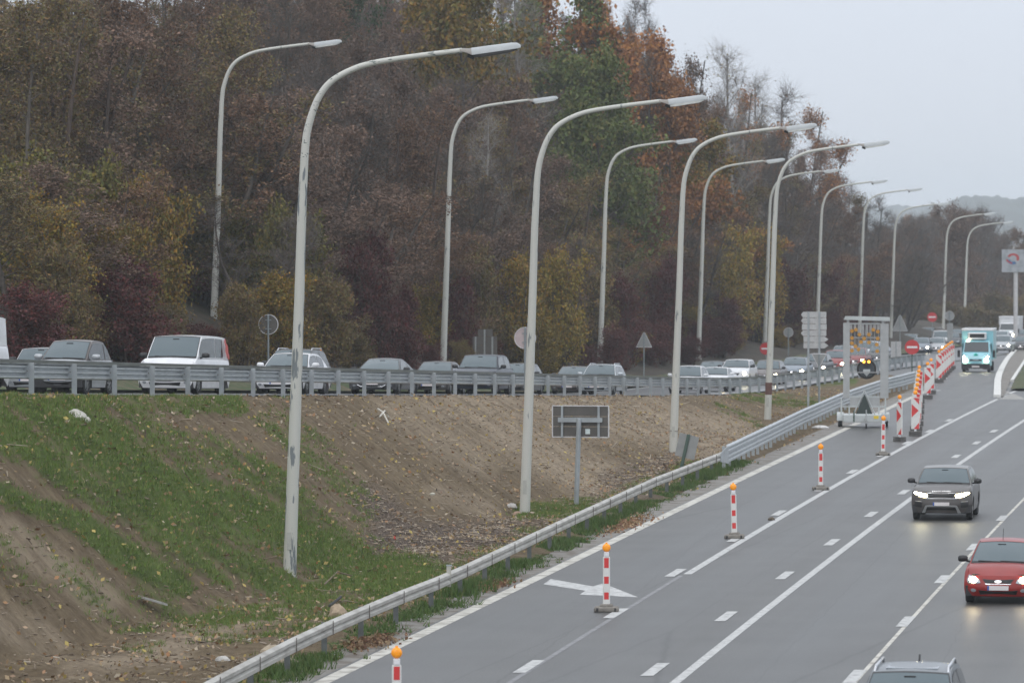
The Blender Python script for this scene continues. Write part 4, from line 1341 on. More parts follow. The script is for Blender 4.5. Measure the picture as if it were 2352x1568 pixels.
    # windscreen, rear window
    def pat(k0, k1, inset, off, nm, gm, lo=.08, hi=.94):
        m = MB()
        def f(u, v):
            kk = k0 + (k1 - k0) * (lo + (hi - lo) * u)
            k = int(kk); fr = kk - k; k2 = min(k + 1, n)
            y = prof[k][0] * (1 - fr) + prof[k2][0] * fr; z = prof[k][1] * (1 - fr) + prof[k2][1] * fr
            w_ = wat(z); x = (2 * v - 1) * (w_ - inset)
            dy = prof[k1][0] - prof[k0][0]; dz = prof[k1][1] - prof[k0][1]; l_ = math.hypot(dy, dz)
            return (x, y + bow(x, w_, kk) - dz / l_ * off, crown(x, w_, z) + dy / l_ * off * (1 if dy > 0 and dz > 0 else 1))
        m.grid(8, 12, f, flip=True)
        return m.build(nm, gm, root, smooth='all')
    ws = pat(0, 6, .05, .012, 'windscreen', M_glass)
    if detail > 1: pat(0, 6, .03, .006, 'windscreen_surround', M_black, .01, .99)
    pat(16, n, .1, -.012 if False else .012, 'rear_window', M_sglass, .12, .85)
    # side windows
    for sd in (-1, 1):
        ysplit = (S['wt'] + S['rt']) / 2 + .05
        spans = [(S['wb'] + .38, ysplit - .04), (ysplit + .04, S['rt'] + (.12 if kind not in ('van', 'bigvan') else -.5))] if kind not in ('smart', 'coupe') else [(S['wb'] + .3, ysplit + .25), (ysplit + .32, S['rt'] + .15)]
        if kind == 'bigvan': spans = spans[:1]
        for (ya, yb) in spans:
            m = MB()
            def f(u, v):
                y = ya + (yb - ya) * u
                zr_ = float(np.interp(y, [q[0] for q in prof], [q[1] for q in prof])) - .07
                zz = zb + .04 + max(.02, zr_ - zb - .04) * v
                return (sd * (wat(zz) + .01), y, zz)
            m.grid(8, 4, f, flip=sd < 0)
            m.build('side_window', M_sglass, root, smooth='all')
    # patches on the nose
    def patch(outline, off, nm, mt, dome=.0, par=root):
        cx = sum(p[0] for p in outline) / len(outline); cz = sum(p[1] for p in outline) / len(outline)
        vs = []; N = len(outline); R3 = (0, .4, .75, 1.0)
        for q in R3[1:]:
            for (x, z) in outline:
                xx, z_ = cx + (x - cx) * q, cz + (z - cz) * q
                vs.append((xx, yF(xx, min(z_, zf)) - off - dome * (1 - q * q) + (max(0, z_ - zf) * .9), z_))
        vs.append((cx, yF(cx, min(cz, zf)) - off - dome, cz))
        fs = [(len(vs) - 1, j, (j + 1) % N) for j in range(N)]
        for r_ in range(2): fs += [(r_ * N + j, (r_ + 1) * N + j, (r_ + 1) * N + (j + 1) % N, r_ * N + (j + 1) % N) for j in range(N)]
        # skirt back into the body
        b0 = len(vs)
        vs += [(x, yF(x, min(z, zf)) + .03 + max(0, z - zf), z) for x, z in outline]
        fs += [(2 * N + j, b0 + j, b0 + (j + 1) % N, 2 * N + (j + 1) % N) for j in range(N)]
        return MB().add(vs, fs).build(nm, mt, par, smooth=True)
    def ell(cx, cz, a, b_, n=14, tilt=0): 
        return [(cx + a * math.cos(t) * math.cos(tilt) - b_ * math.sin(t) * math.sin(tilt), cz + b_ * math.sin(t) * math.cos(tilt) + a * math.cos(t) * math.sin(tilt)) for t in [2 * math.pi * k / n for k in range(n)]]
    LM = {'on': M_on, 'warm': M_onw, 'drl': M_drl, 'off': M_off}
    lt = lights if isinstance(lights, tuple) else (lights, lights)
    hz = zf - .09
    for sd, st in ((-1, lt[0]), (1, lt[1])):
        hx = sd * (hw - .27)
        if S['head'] == 'tear': o_ = [(sd * (hw - .12), hz + .10), (sd * (hw - .07), hz - .02), (sd * (hw - .10), hz - .11), (sd * (hw - .30), hz - .11), (sd * (hw - .42), hz - .08), (sd * (hw - .38), hz), (sd * (hw - .25), hz + .07)]
        elif S['head'] == 'slim': o_ = [(sd * (hw - .10), hz + .07), (sd * (hw - .08), hz + .03), (sd * (hw - .25), hz - .06), (sd * (hw - .36), hz - .09), (sd * (hw - .50), hz - .09), (sd * (hw - .52), hz + .0), (sd * (hw - .36), hz + .03)]
        else: o_ = [(sd * (hw - .10), hz + .07), (sd * (hw - .08), hz - .03), (sd * (hw - .2), hz - .09), (sd * (hw - .40), hz - .08), (sd * (hw - .42), hz - .01), (sd * (hw - .28), hz + .04)]
        hl = patch(o_, .014, 'headlight', M_off if st != 'off' and S['head'] in ('tear', 'round') else LM[st], .015)
        if st != 'off' and S['head'] in ('tear', 'round'):
            patch(ell(sd * (hw - .23), hz - .01, .10, .075), .034, 'lamp_glow', LM[st], .02, par=hl)
    g = S['grille']
    gz = hz - .02
    gw = hw - .52
    if g == 'slot':
        patch([(-gw + .02, gz - .07), (gw - .02, gz - .07), (gw + .06, gz + .03), (-gw - .06, gz + .03)], .012, 'grille', M_grille)
        patch(ell(0, gz - .02, .085, .035), .03, 'emblem', M_chrome)
        patch([(-gw + .04, gz - .095), (gw - .04, gz - .095), (gw + .0, gz - .075), (-gw - .0, gz - .075)], .016, 'chrome_strip', M_chrome)
    elif g == 'suv':
        patch([(-gw + .06, gz - .07), (gw - .06, gz - .07), (gw - .0, gz + .05), (-gw + .0, gz + .05)], .012, 'grille', M_grille)
        patch([(-gw - .0, gz + .06), (gw + .0, gz + .06), (gw, gz + .075), (-gw, gz + .075)], .016, 'chrome_strip', M_chrome)
        patch([(-gw - .05, gz - .12), (gw + .05, gz - .12), (gw + .05, gz - .09), (-gw - .05, gz - .09)], .02, 'lower_strip', M_rimm)
    else:
        ww = gw if g == 'mid' else gw + .05
        patch([(-ww + .1, gz - .12), (ww - .1, gz - .12), (ww, gz + .02), (-ww, gz + .02)], .012, 'grille', M_grille)
        patch([(-ww - .01, gz + .022), (ww + .01, gz + .022), (ww, gz + .04), (-ww, gz + .04)], .016, 'chrome_strip', M_chrome)
        patch(ell(0, gz - .04, .06, .05), .03, 'emblem', M_chrome)
    zp = gc + (zf - gc) * (.42 if kind not in ('coupe',) else .5)
    yp = yF(0, zp) - .03
    pl = MB().box(-.26, .26, yp - .012, yp + .01, zp - .055, zp + .055).build('number_plate', M_plate, root)
    if detail > 1:
        MB().box(-.26, -.215, yp - .016, yp - .0125, zp - .055, zp + .055).build('plate_band', M_blue, pl)
    zi = gc + (zf - gc) * .18
    iw = hw * (.52 if kind != 'evoque' else .5)
    patch([(-iw, zi - .05), (iw, zi - .05), (iw + .04, zi + .06), (-iw - .04, zi + .06)], .012, 'lower_intake', M_grille)
    if kind == 'evoque':
        sk = M_rimm
        patch([(-.62, zi - .13), (-.52, zi - .13), (-.44, zi + .09), (-.44, zi + .12), (-.5, zi + .11)], .03, 'skid_plate', sk)
        patch([(.62, zi - .13), (.52, zi - .13), (.44, zi + .09), (.44, zi + .12), (.5, zi + .11)], .03, 'skid_plate', sk)
        patch([(-.46, zi + .065), (.46, zi + .065), (.46, zi + .12), (-.46, zi + .12)], .03, 'skid_plate', sk)
        for sd in (-1, 1):
            patch([(sd * (hw - .12), zi + .06), (sd * (hw - .34), zi + .04), (sd * (hw - .36), zi + .2), (sd * (hw - .10), zi + .22)], .014, 'side_intake', M_grille)
            patch([(sd * (hw - .13), zi + .235), (sd * (hw - .34), zi + .22), (sd * (hw - .34), zi + .235), (sd * (hw - .13), zi + .25)], .02, 'fog_strip', M_rimm)
    else:
        for sd in (-1, 1):
            patch(ell(sd * (hw - .24), zi + .05, .07, .045), .014, 'fog_lamp', M_off if detail > 1 else M_grille)
    if kind in ('coupe',):
        m = MB(); q = [(-.55, .36), (-.42, .29), (.42, .29), (.55, .36)]
        m.tube([(x, yF(x, z) - .02, z) for x, z in q], .022, 6); m.build('chrome_lip', M_chrome, root)
    # black sill line along the lower bumper
    # mirrors
    mm = roofmat if False else (M_black if S.get('blackmir', True) else mat)
    for sd in (-1, 1):
        cx, cy, cz = sd * (hw + .10), S['wb'] + .38, zb + .10
        m = MB(); rings = []
        for t, q in ((-.5, .55), (-.35, .92), (0, 1), (.35, .9), (.5, .5)):
            rings.append([(cx + t * .24 , cy + math.cos(a) * .075 * q, cz + math.sin(a) * .085 * q) for a in [2 * math.pi * k / 10 for k in range(10)]])
        m.loft(rings); m.tube([(sd * (hw - .08), cy + .02, cz - .08), (sd * (hw + .05), cy, cz - .04)], .03, 6)
        m.build('wing_mirror', mm, root, smooth=True)
    for sd in (-1, 1):
        for c in (wf, wrr): make_wheel(root, sd * (hw - .12), c, wr, sd)
    if detail > 1:
        # wipers at the foot of the screen
        for x0, x1 in ((-.55, .02), (.0, .58)):
            p = []
            for t in range(5):
                x = x0 + (x1 - x0) * t / 4
                p.append((x, S['wb'] + .06 + .10 * (x / wbx) ** 2 - .04, zb + .055 + .02 * (1 - t / 4)))
            MB().tube(p, .012, 5).build('wiper', M_black, root)
        # rear-view mirror behind glass reads as a small dark patch at the top of the screen
        y0, z0 = prof[5]
        MB().box(-.10, .10, y0 - .035, y0 - .02, z0 + .01, z0 + .05).build('mirror_mount', M_black, root)
    if S['rails']:
        for sd in (-1, 1):
            m = MB(); m.tube([(sd * (wrx - .03), S['wt'] + .12, H - .05), (sd * (wrx - .04), S['wt'] + .25, H + .04), (sd * (wrx - .04), S['rt'] - .2, H + .04), (sd * (wrx - .03), S['rt'] - .05, H - .05)], .022, 6)
            m.build('roof_rail', M_chrome, root, smooth=True)
    for sd in (-1, 1):
        z0 = deck - .18
        MB().box(sd * (hw - .16) - .08, sd * (hw - .16) + .08, L - .18, L - .075, z0 - .1, z0 + .1).build('tail_light', M_tail, root)
    if detail > 1:
        MB().box(-hw + .0, -hw + .0001, 0, 0.0001, 0, .0001)
    return root, S

def ramp_car(px, p, *a, turn=0, **k):
    o, S = make_car(*a, **k)
    c = ramp_pt(px, p)
    slope = (float(zs(sp(c.x, c.y)[0] + 2)) - float(zs(sp(c.x, c.y)[0] - 2))) / 4
    o.location = (c.x, c.y, c.z + .02)
    o.rotation_euler = (math.atan(slope), 0, -R_(11.1 + turn))
    return o
def road_car(px, d, *a, ang=10, z=None, **k):
    o, S = make_car(*a, **k)
    o.location = ((px - 1176) / FPX * d, d, float(zm(d)) + .01 if z is None else z); o.rotation_euler = (0, 0, -R_(ang))
    return o
P_white = paint('white', (.66, .67, .69), .0); P_silver = paint('silver', (.36, .38, .40), .5); P_grey = paint('grey', (.07, .073, .08), .3)
P_dark = paint('dark', (.02, .021, .025), .2); P_brown = paint('brown_grey', (.075, .068, .066), .3); P_red = paint('red', (.24, .013, .010), .1)
P_blue = paint('dark_blue', (.014, .022, .04), .2); P_lsilver = paint('light_silver', (.46, .50, .53), .5); P_black = paint('black', (.015, .015, .017), .1); P_dred = paint('dark_red', (.20, .02, .02), .15)
P_taupe = paint('taupe', (.12, .105, .10), .35); P_paleblue = paint('pale_blue', (.24, .52, .60), .0); P_bgrey = paint('blue_grey', (.20, .235, .28), .4)

GQ = 'cars queueing on the ramp'
# near lane of the ramp
o = ramp_car(-205, 2.9, 'bigvan', P_white, 'off', label='white van at the left edge, only its rounded rear with a lit red lamp showing', cat='van', group=GQ, H=2.1)
c = ramp_pt(0, 2.9)
ramp_car(130, 2.8, 'smart', P_silver, 'off', label='tiny two-seat car with silver frame, dark bonnet and five-spoke wheels', group=GQ, roofmat=P_taupe, turn=4, blackmir=False)
ramp_car(62, 6.4, 'mini', P_silver, 'off', label='small car with dark bonnet stripes mostly hidden behind the two-seat car', group=GQ, blackmir=True)
vn = ramp_car(376, 2.9, 'van', P_white, 'drl', label='white passenger van with red lettering and a red splash on its rear corner', cat='van', group=GQ, turn=1)
ramp_car(636, 2.9, 'hatch', P_white, 'off', label='white hatchback behind the nearest lamp post, in front of the people carrier', group=GQ, blackmir=False, H=1.43, W=1.77)
ramp_car(645, 6.6, 'suv', P_grey, 'off', label='dark people carrier with roof rails behind the white hatchback', group=GQ, rails=True)
ramp_car(852, 2.9, 'coupe', P_grey, 'off', label='low dark grey coupe with a chrome lip round its lower grille', group=GQ)
ramp_car(981, 6.3, 'saloon', P_brown, 'off', label='dark brown-grey saloon tucked behind the large black car', group=GQ)
ramp_car(1083, 2.9, 'suv', P_blue, 'off', label='large black-blue high car in the middle of the queue', group=GQ, H=1.68)
ramp_car(1172, 6.2, 'hatch', P_brown, ('on', 'off'), label='dark hatchback with one bright headlight beside the pinkish round sign', group=GQ)
ramp_car(1302, 6.2, 'saloon', P_taupe, 'off', label='grey saloon half hidden behind the silver estate', group=GQ)
ramp_car(1364, 2.9, 'estate', P_lsilver, ('off', 'drl'), label='silver estate car with chrome roof rails', group=GQ, blackmir=False)
ramp_car(1570, 2.9, 'hatch', P_white, 'off', label='white hatchback directly behind the third lamp post', group=GQ, H=1.52, blackmir=False)
ramp_car(1625, 6.2, 'saloon', P_dark, 'off', label='dark car of which only the roof shows above the white pair', group=GQ)
ramp_car(1632, 2.9, 'saloon', P_white, ('off', 'warm'), label='white low saloon right of the third lamp post', group=GQ, H=1.38, blackmir=False)
ramp_car(1683, 4.3, 'suv', P_white, ('off', 'on'), label='white car with a bright headlight behind the white saloon', group=GQ, H=1.58)
ramp_car(1756, 2.9, 'hatch', P_taupe, 'on', label='grey car with two bright headlights behind the fourth lamp post', group=GQ)
ramp_car(1818, 3.2, 'saloon', P_bgrey, ('off', 'on'), label='dark blue-grey saloon between the fourth lamp post and the arrow signs', group=GQ)
ramp_car(1868, 3.2, 'hatch', P_grey, ('drl', 'drl'), label='dark hatchback half hidden by the arrow direction sign posts', group=GQ)
ramp_car(1912, 3.4, 'hatch', P_red, ('off', 'on'), label='red hatchback left of the arrow board trailer', group=GQ)
ramp_car(1930, 6.4, 'hatch', P_lsilver, ('on', 'on'), label='silver car just behind the red hatchback', group=GQ)
ramp_car(1960, 3.6, 'hatch', P_dred, ('on', 'on'), label='dark red car seen through the arrow board trailer frame', group=GQ)
ramp_car(1990, 6.2, 'suv', P_white, ('off', 'on'), label='pale car seen through the middle of the arrow board trailer', group=GQ)
ramp_car(2014, 4.2, 'saloon', P_dark, ('on', 'off'), label='dark car seen through the right half of the arrow board trailer', group=GQ)
# red print on the white van
m = MB()
for (y, z, a, b_) in ((3.95, 1.62, .10, .16), (4.05, 1.45, .14, .18), (3.9, 1.32, .08, .2), (4.1, 1.22, .10, .12)):
    n = 9; vs = [(.93 - max(0, z + b_ * math.sin(t) - 1.12) * .16, y + a * math.cos(t * 1.0) * (1 + .3 * math.sin(3 * t)), z + b_ * math.sin(t)) for t in [2 * math.pi * k / n for k in range(n)]]
    m.add(vs, [tuple(range(n))])
m.build('red_splash', pmat('van_print_red', (.45, .05, .04), .5), vn, recalc=False)
text('lettering', 'sports', .22, MATS['van_print_red'], vn, (.935, 3.0, .86), (math.pi / 2, 0, math.pi / 2))

# motorway cars
GM = 'cars on the motorway'
def on_road(px, py):
    c = hit(px, py); return c
c = hit(2163, 1196)
ev, S = make_car('evoque', P_brown, 'on', label='dark bronze sport utility car with slim bright headlights and a silver skid plate', cat='car', group=GM, roofmat=paint('grey_roof', (.16, .155, .15), .4))
ev.location = (c.x - .02, c.y, 0); ev.rotation_euler = (0, 0, -R_(9.8))
text('lettering', 'R A N G E   R O V E R', .062, M_chrome, ev, (0, .12, .935), (math.pi / 2.6, 0, 0))
text('plate_text', '1-PSZ-803', .10, M_ptext, ev, (.02, -.035, .542 if False else .5415))
c = hit(2292, 1388)
fd, S = make_car('ford', P_red, 'warm', label='red hatchback with round bright headlights and an oval emblem at the right edge', cat='car', group=GM)
fd.location = (c.x, c.y, 0); fd.rotation_euler = (0, 0, -R_(9.8))
text('plate_text', '1-SBJ-690', .10, M_ptext, fd, (.02, -.035, .41))
MB().tube([(0, 2.05, 1.46), (0, 2.25, 1.72)], .008, 5).build('aerial', M_black, fd)
MB().box(-.57, -.55, 1.95, 3.3, 1.405, 1.425).build('roof_strip', M_black, fd)
MB().box(.55, .57, 1.95, 3.3, 1.405, 1.425).build('roof_strip', M_black, fd)
bt, S = make_car('estate', paint('silver_blue', (.14, .155, .17), .3), 'off', label='silver estate car with pale roof rails, only its roof showing at the bottom edge', cat='car', group=GM, H=1.52, W=1.86)
tp = at_depth(2113, 1512, 86.0)
bt.location = (6.55, 73.6, 0); bt.rotation_euler = (0, 0, -R_(9.8))
MB().box(-.45, .45, 2.35, 3.2, 1.497, 1.53).build('sunroof', pmat('sunroof_glass', (.2, .22, .24), .12), bt)
MB().tube([(0, 3.95, 1.46), (0, 4.1, 1.60)], .02, 5).build('aerial', M_black, bt)

# far cars
far_cars = [(2114, 424, 'hatch', P_bgrey, ('drl', 'on'), 'grey-blue hatchback with its roof level with the nearest no entry sign'),
    (2150, 426, 'hatch', P_silver, 'on', 'silver car with two bright headlights left of the striped panels'),
    (2089, 455, 'hatch', P_lsilver, ('on', 'off'), 'pale car with one bright headlight at the head of the far queue'),
    (2128, 485, 'van', P_grey, 'off', 'dark people carrier rising behind the far grey-blue hatchback'),
    (2146, 500, 'suv', P_grey, 'off', 'dark car behind the small white van in the far queue'),
    (2160, 455, 'van', P_white, 'off', 'small white van in the far queue behind the silver car'),
    (2186, 470, 'hatch', P_grey, ('drl', 'off'), 'grey car just left of the pale blue delivery truck'),
    (2299, 425, 'suv', P_silver, ('off', 'on'), 'silver high car with one bright headlight right of the delivery truck'),
    (2296, 490, 'saloon', P_lsilver, 'off', 'pale car roof between delivery truck and white lorry'),
    (2344, 440, 'saloon', P_grey, ('on', 'off'), 'grey car cut by the right edge beyond the grass island'),
    (2196, 505, 'hatch', P_dark, ('on', 'on'), 'dark car with lit headlights above the head of the delivery truck queue'),
    (2108, 520, 'hatch', P_white, ('on', 'on'), 'small white car far back under the highest no entry sign'),
    (2322, 540, 'saloon', P_dark, ('on', 'on'), 'far dark car with two headlights beyond the white lorry'),
    (2075, 500, 'saloon', P_taupe, ('on', 'off'), 'far brownish car left of the head of the queue'),
    (2352, 500, 'hatch', P_dark, ('off', 'on'), 'dark car roof at the right edge behind the white lorry')]
for px, d, kd, mt, li, lab in far_cars:
    road_car(px, d, kd, mt, li, ang=9 if px < 2220 else 13, label=lab, cat='van' if 'van' in lab and 'behind the small' not in lab else 'car', group='cars in the far traffic', detail=1)

# delivery truck with refrigerated box
def box_truck(px, py, cabm, boxm, W, H, Lb, label, lights, refr=True, sc_=1.0, ang=10):
    c = hit(px, py)
    root = empty('delivery_truck' if refr else 'lorry', (c.x, c.y, c.z), -R_(ang), label=label, cat='truck')
    hw = W / 2; cw = hw * .91
    cab = MB()
    pr = [(0.10, .45), (-.02, .5), (-.05, .95), (.05, 1.15), (.55, 1.38), (1.15, 2.12), (1.5, 2.22), (2.1, 2.25), (2.1, .45)]
    rings = []
    for x, q in ((-cw, .18), (-cw * .93, .03), (-cw * .5, 0), (cw * .5, 0), (cw * .93, .03), (cw, .18)):
        top = .06 if abs(x) > cw * .95 else 0
        rings.append([(x * (1 - .08 * max(0, z - 1.2)), y + q * (1 if y < 1.9 else 0), z - (top if z > 1.3 else 0)) for y, z in pr])
    cab.loft(rings, True); cb = cab.build('cab', cabm, root, smooth=True)
    def q4(pts, nm, mt, par=root):
        return MB().add(pts, [(0, 1, 2, 3)]).build(nm, mt, par, recalc=False)
    ww = cw * .86
    MB().loft([[(-ww, .60, 1.41), (ww, .60, 1.41), (ww, .62, 1.40), (-ww, .62, 1.40)], [(-ww * .93, 1.13, 2.08), (ww * .93, 1.13, 2.08), (ww * .93, 1.16, 2.06), (-ww * .93, 1.16, 2.06)]]).build('windscreen', M_sglass, root)
    for o_ in root.children:
        if o_.name.startswith('windscreen'): o_.location = (0, -.035, .035)
    MB().box(-cw * .98, cw * .98, -.10, .3, .22, .62).build('bumper', M_black, root)
    MB().box(-.26, .26, -.115, -.101, .36, .47).build('number_plate', M_plate, root)
    MB().box(-.5, .5, -.115, -.101, .23, .28).build('step', M_chrome, root)
    MB().box(-.42, .42, -.085, -.04, .82, .92).build('grille', M_grille, root)
    MB().box(-.2, .2, -.095, -.086, .84, .90).build('badge', M_chrome, root)
    MB().disc((0, .09, 1.2), .15, (0, 1, .35), .1, 16).build('emblem', pmat('teal_emblem', (.05, .5, .45), .5), root)
    for sd in (-1, 1):
        MB().disc((sd * cw * .72, -.03, .84), .13, (0, 1, 0), .12, 16).build('headlight', M_on if lights else M_off, root, smooth=False)
        MB().disc((sd * cw * .82, .10, 1.06), .09, (sd * .3, 1, 0), .12, 12).build('marker_lamp', M_on if lights and refr else M_off, root)
        MB().rbox(sd * (hw + .12) - .09, sd * (hw + .12) + .09, .55, .65, 1.05, 1.55, .03).build('wing_mirror', M_black, root)
        make_wheel(root, sd * (cw - .14), .85, .34, sd, .22)
        make_wheel(root, sd * (cw - .14), Lb * .75 + 1.6, .34, sd, .24)
        MB().box(sd * (cw + .0) - .012, sd * (cw + .0) + .012, 1.1, 1.8, 1.4, 2.0).build('side_window', M_sglass, root)
    bx = MB(); bx.rbox(-hw, hw, 1.75, 1.75 + Lb, .85, H - .14, .05); bx.build('cargo_box', boxm, root)
    MB().rbox(-hw - .02, hw + .02, 1.70, 1.78 + Lb, H - .16, H, .04).build('box_roof', P_white, root)
    MB().box(-cw * .7, cw * .7, 2.0, 1.6 + Lb, .5, .85).build('chassis', M_black, root)
    if refr:
        rf = MB().rbox(-.66, .66, 1.35, 1.74, 2.28, 2.78, .07).build('cooling_unit', P_white, root)
        MB().box(-.52, .52, 1.335, 1.36, 2.42, 2.68).build('cooling_grille', M_grille, rf)
        MB().disc((-.62, 1.3, 2.14), .10, (0, 1, 0), .1, 12).build('roof_lamp', M_onw, root)
    return root
box_truck(2241, 855, P_paleblue, P_paleblue, 2.22, 3.05, 3.4, 'pale blue delivery truck with a cooling unit over its cab, headlights lit', True)
c = hit(2313, 785)
bt2 = box_truck(2313, 786, P_white, P_white, 2.3, 2.95, 4.5, 'white lorry behind the silver high car at the far right', True, refr=False, ang=13)

# ------------------------------------------------------------------ vegetation
def quads_at(P, size, r, up=None, flat=0.0):
    """one small leaf-shaped quad per point"""
    n = len(P)
    a = r.normal(size=(n, 3)); a /= np.linalg.norm(a, axis=1)[:, None]
    b_ = r.normal(size=(n, 3)); b_ -= (b_ * a).sum(1)[:, None] * a; b_ /= np.linalg.norm(b_, axis=1)[:, None]
    s = size * r.uniform(.6, 1.35, n)[:, None]
    a *= s * .62; b_ *= s * .42
    V = np.stack([P - a, P - b_ * .9, P + a, P + b_], 1).reshape(-1, 3)
    F = np.arange(4 * n).reshape(n, 4)
    return V, F
def prisms(S, sides=4):
    """S: n x 8 (p0, p1, r0, r1) -> tapered sticks"""
    S = np.asarray(S, float)
    p0, p1, r0, r1 = S[:, :3], S[:, 3:6], S[:, 6], S[:, 7]
    d = p1 - p0; L = np.linalg.norm(d, axis=1); d /= np.maximum(L, 1e-6)[:, None]
    ref = np.where(np.abs(d[:, 2:3]) < .9, np.array([[0, 0, 1.]]), np.array([[1., 0, 0]]))
    a = np.cross(d, ref); a /= np.linalg.norm(a, axis=1)[:, None]; b_ = np.cross(d, a)
    vs = []
    for P, R in ((p0, r0), (p1, r1)):
        for k in range(sides):
            t = 2 * math.pi * k / sides
            vs.append(P + (a * math.cos(t) + b_ * math.sin(t)) * R[:, None])
    V = np.stack(vs, 1); n = len(S)
    F = []
    base = (np.arange(n) * 2 * sides)[:, None]
    for k in range(sides):
        k2 = (k + 1) % sides
        F.append(base + np.array([[k, k2, sides + k2, sides + k]]))
    return V.reshape(-1, 3), np.concatenate(F)

def skeleton(r, H, Rc, base, stems, limbs, sub, twigs, up, crook=.12):
    seg, tips = [], []
    def grow(p, d, L, rad, n, wob):
        pts = [p.copy()]
        for i in range(n):
            d = d + r.normal(size=3) * wob; d /= np.linalg.norm(d)
            q = p + d * L / n
            r0 = rad * (1 - .75 * i / n); r1 = rad * (1 - .75 * (i + 1) / n)
            seg.append((*p, *q, r0, r1)); p = q; pts.append(p.copy())
        return pts, d
    for s_ in range(stems):
        a = r.uniform(0, 2 * math.pi); lean = .05 if stems == 1 else r.uniform(.08, .32)
        d = np.array([math.cos(a) * lean, math.sin(a) * lean, 1.]); d /= np.linalg.norm(d)
        tr, _ = grow(np.array([math.cos(a), math.sin(a), 0]) * (0 if stems == 1 else .35), d, H * r.uniform(.82, .98), H * .011 + .03, 9, .05)
        tr = np.array(tr)
        for i in range(limbs):
            t = base + (1 - base) * (i + r.uniform(0, 1)) / limbs
            q = t * 9; k = min(int(q), 8); p = tr[k] + (tr[k + 1] - tr[k]) * (q - k)
            a = r.uniform(0, 2 * math.pi)
            u = (t - base) / (1 - base)
            ln = Rc * (1.0 - .72 * u ** 1.6) * (.55 + .45 * min(1, u * 5 + .4)) * r.uniform(.7, 1.15) / (1 if stems == 1 else 1.5)
            z_ = up + .5 * u + r.normal() * .12
            d = np.array([math.cos(a), math.sin(a), z_]); d /= np.linalg.norm(d)
            lp, _ = grow(p, d, ln, .022 + .01 * ln, 4, crook)
            lp = np.array(lp)
            for j in range(sub):
                t2 = .25 + .75 * (j + r.uniform()) / sub
                q = min(t2 * 4, 3.999); k = int(q); p2 = lp[k] + (lp[k + 1] - lp[k]) * (q - k)
                d2 = d * .6 + r.normal(size=3) * .55 + np.array([0, 0, .25]); d2 /= np.linalg.norm(d2)
                L2 = ln * .38 * r.uniform(.6, 1.2) + .25
                sp_, _ = grow(p2, d2, L2, .014, 2, crook)
                for m_ in range(twigs):
                    t3 = r.uniform(.2, 1); k = 0 if t3 < .5 else 1
                    p3 = sp_[k] + (sp_[k + 1] - sp_[k]) * (t3 * 2 - k)
                    d3 = d2 * .5 + r.normal(size=3) * .6 + np.array([0, 0, .2]); d3 /= np.linalg.norm(d3)
                    L3 = r.uniform(.35, .9)
                    e_ = p3 + d3 * L3
                    tips.append((*p3, *e_))
    return np.array(seg), np.array(tips)

def tree_proto(seed, H, Rc, base, stems, limbs, sub, twigs, up, nleaf, lsize, bark, leaf, twr=.007, clump=.22, tw2=0):
    r = np.random.default_rng(seed)
    seg, tips = skeleton(r, H, Rc, base, stems, limbs, sub, twigs, up)
    V1, F1 = prisms(seg, 4)
    tw = np.concatenate([tips, np.full((len(tips), 1), twr), np.full((len(tips), 1), twr * .4)], 1)
    V2, F2 = prisms(tw, 3)
    parts = [(V1, F1), (V2, F2)]
    if tw2:
        k = r.integers(0, len(tips), tw2); t = r.uniform(.1, 1, tw2)[:, None]
        p = tips[k, :3] * (1 - t) + tips[k, 3:] * t
        d = (tips[k, 3:] - tips[k, :3]) * .5 + r.normal(size=(tw2, 3)) * .25 + np.array([[0, 0, .08]])
        w_ = np.concatenate([p, p + d, np.full((tw2, 1), twr * .7), np.full((tw2, 1), twr * .25)], 1)
        parts.append(prisms(w_, 3))
    V = np.concatenate([q[0] for q in parts]); off = 0; Fs = []
    for q in parts: Fs.append(q[1] + off); off += len(q[0])
    root = empty('tree', (0, -500, -50))
    np_mesh('trunk', V, np.concatenate(Fs), bark, root)
    if nleaf:
        k = r.integers(0, len(tips), nleaf); t = r.uniform(.15, 1.15, nleaf)[:, None]
        P = tips[k, :3] * (1 - t) + tips[k, 3:] * t + r.normal(size=(nleaf, 3)) * clump * .6
        V, F = quads_at(P, lsize, r)
        np_mesh('crown', V, F, leaf, root)
    root['_h'] = H; root['_r'] = Rc
    return root
def recolour(proto, leaf, bark=None):
    c = copy_tree(proto)
    for ch in c.children:
        if ch.name.startswith('crown'): ch.data = ch.data.copy(); ch.data.materials[0] = leaf
        elif bark: ch.data = ch.data.copy(); ch.data.materials[0] = bark
    return c
B_grey = pmat('bark_grey', (.085, .072, .060), .9, var=.3, scale=3)
B_twig = pmat('bark_brown', (.085, .062, .050), .9, var=.3, scale=1)
B_pale = pmat('bark_pale', (.12, .10, .088), .85, var=.25, scale=2)
B_birch = pmat('bark_birch', (.28, .26, .24), .8, scale=2.2, col2=(.12, .10, .09), thr=(.5, .62))
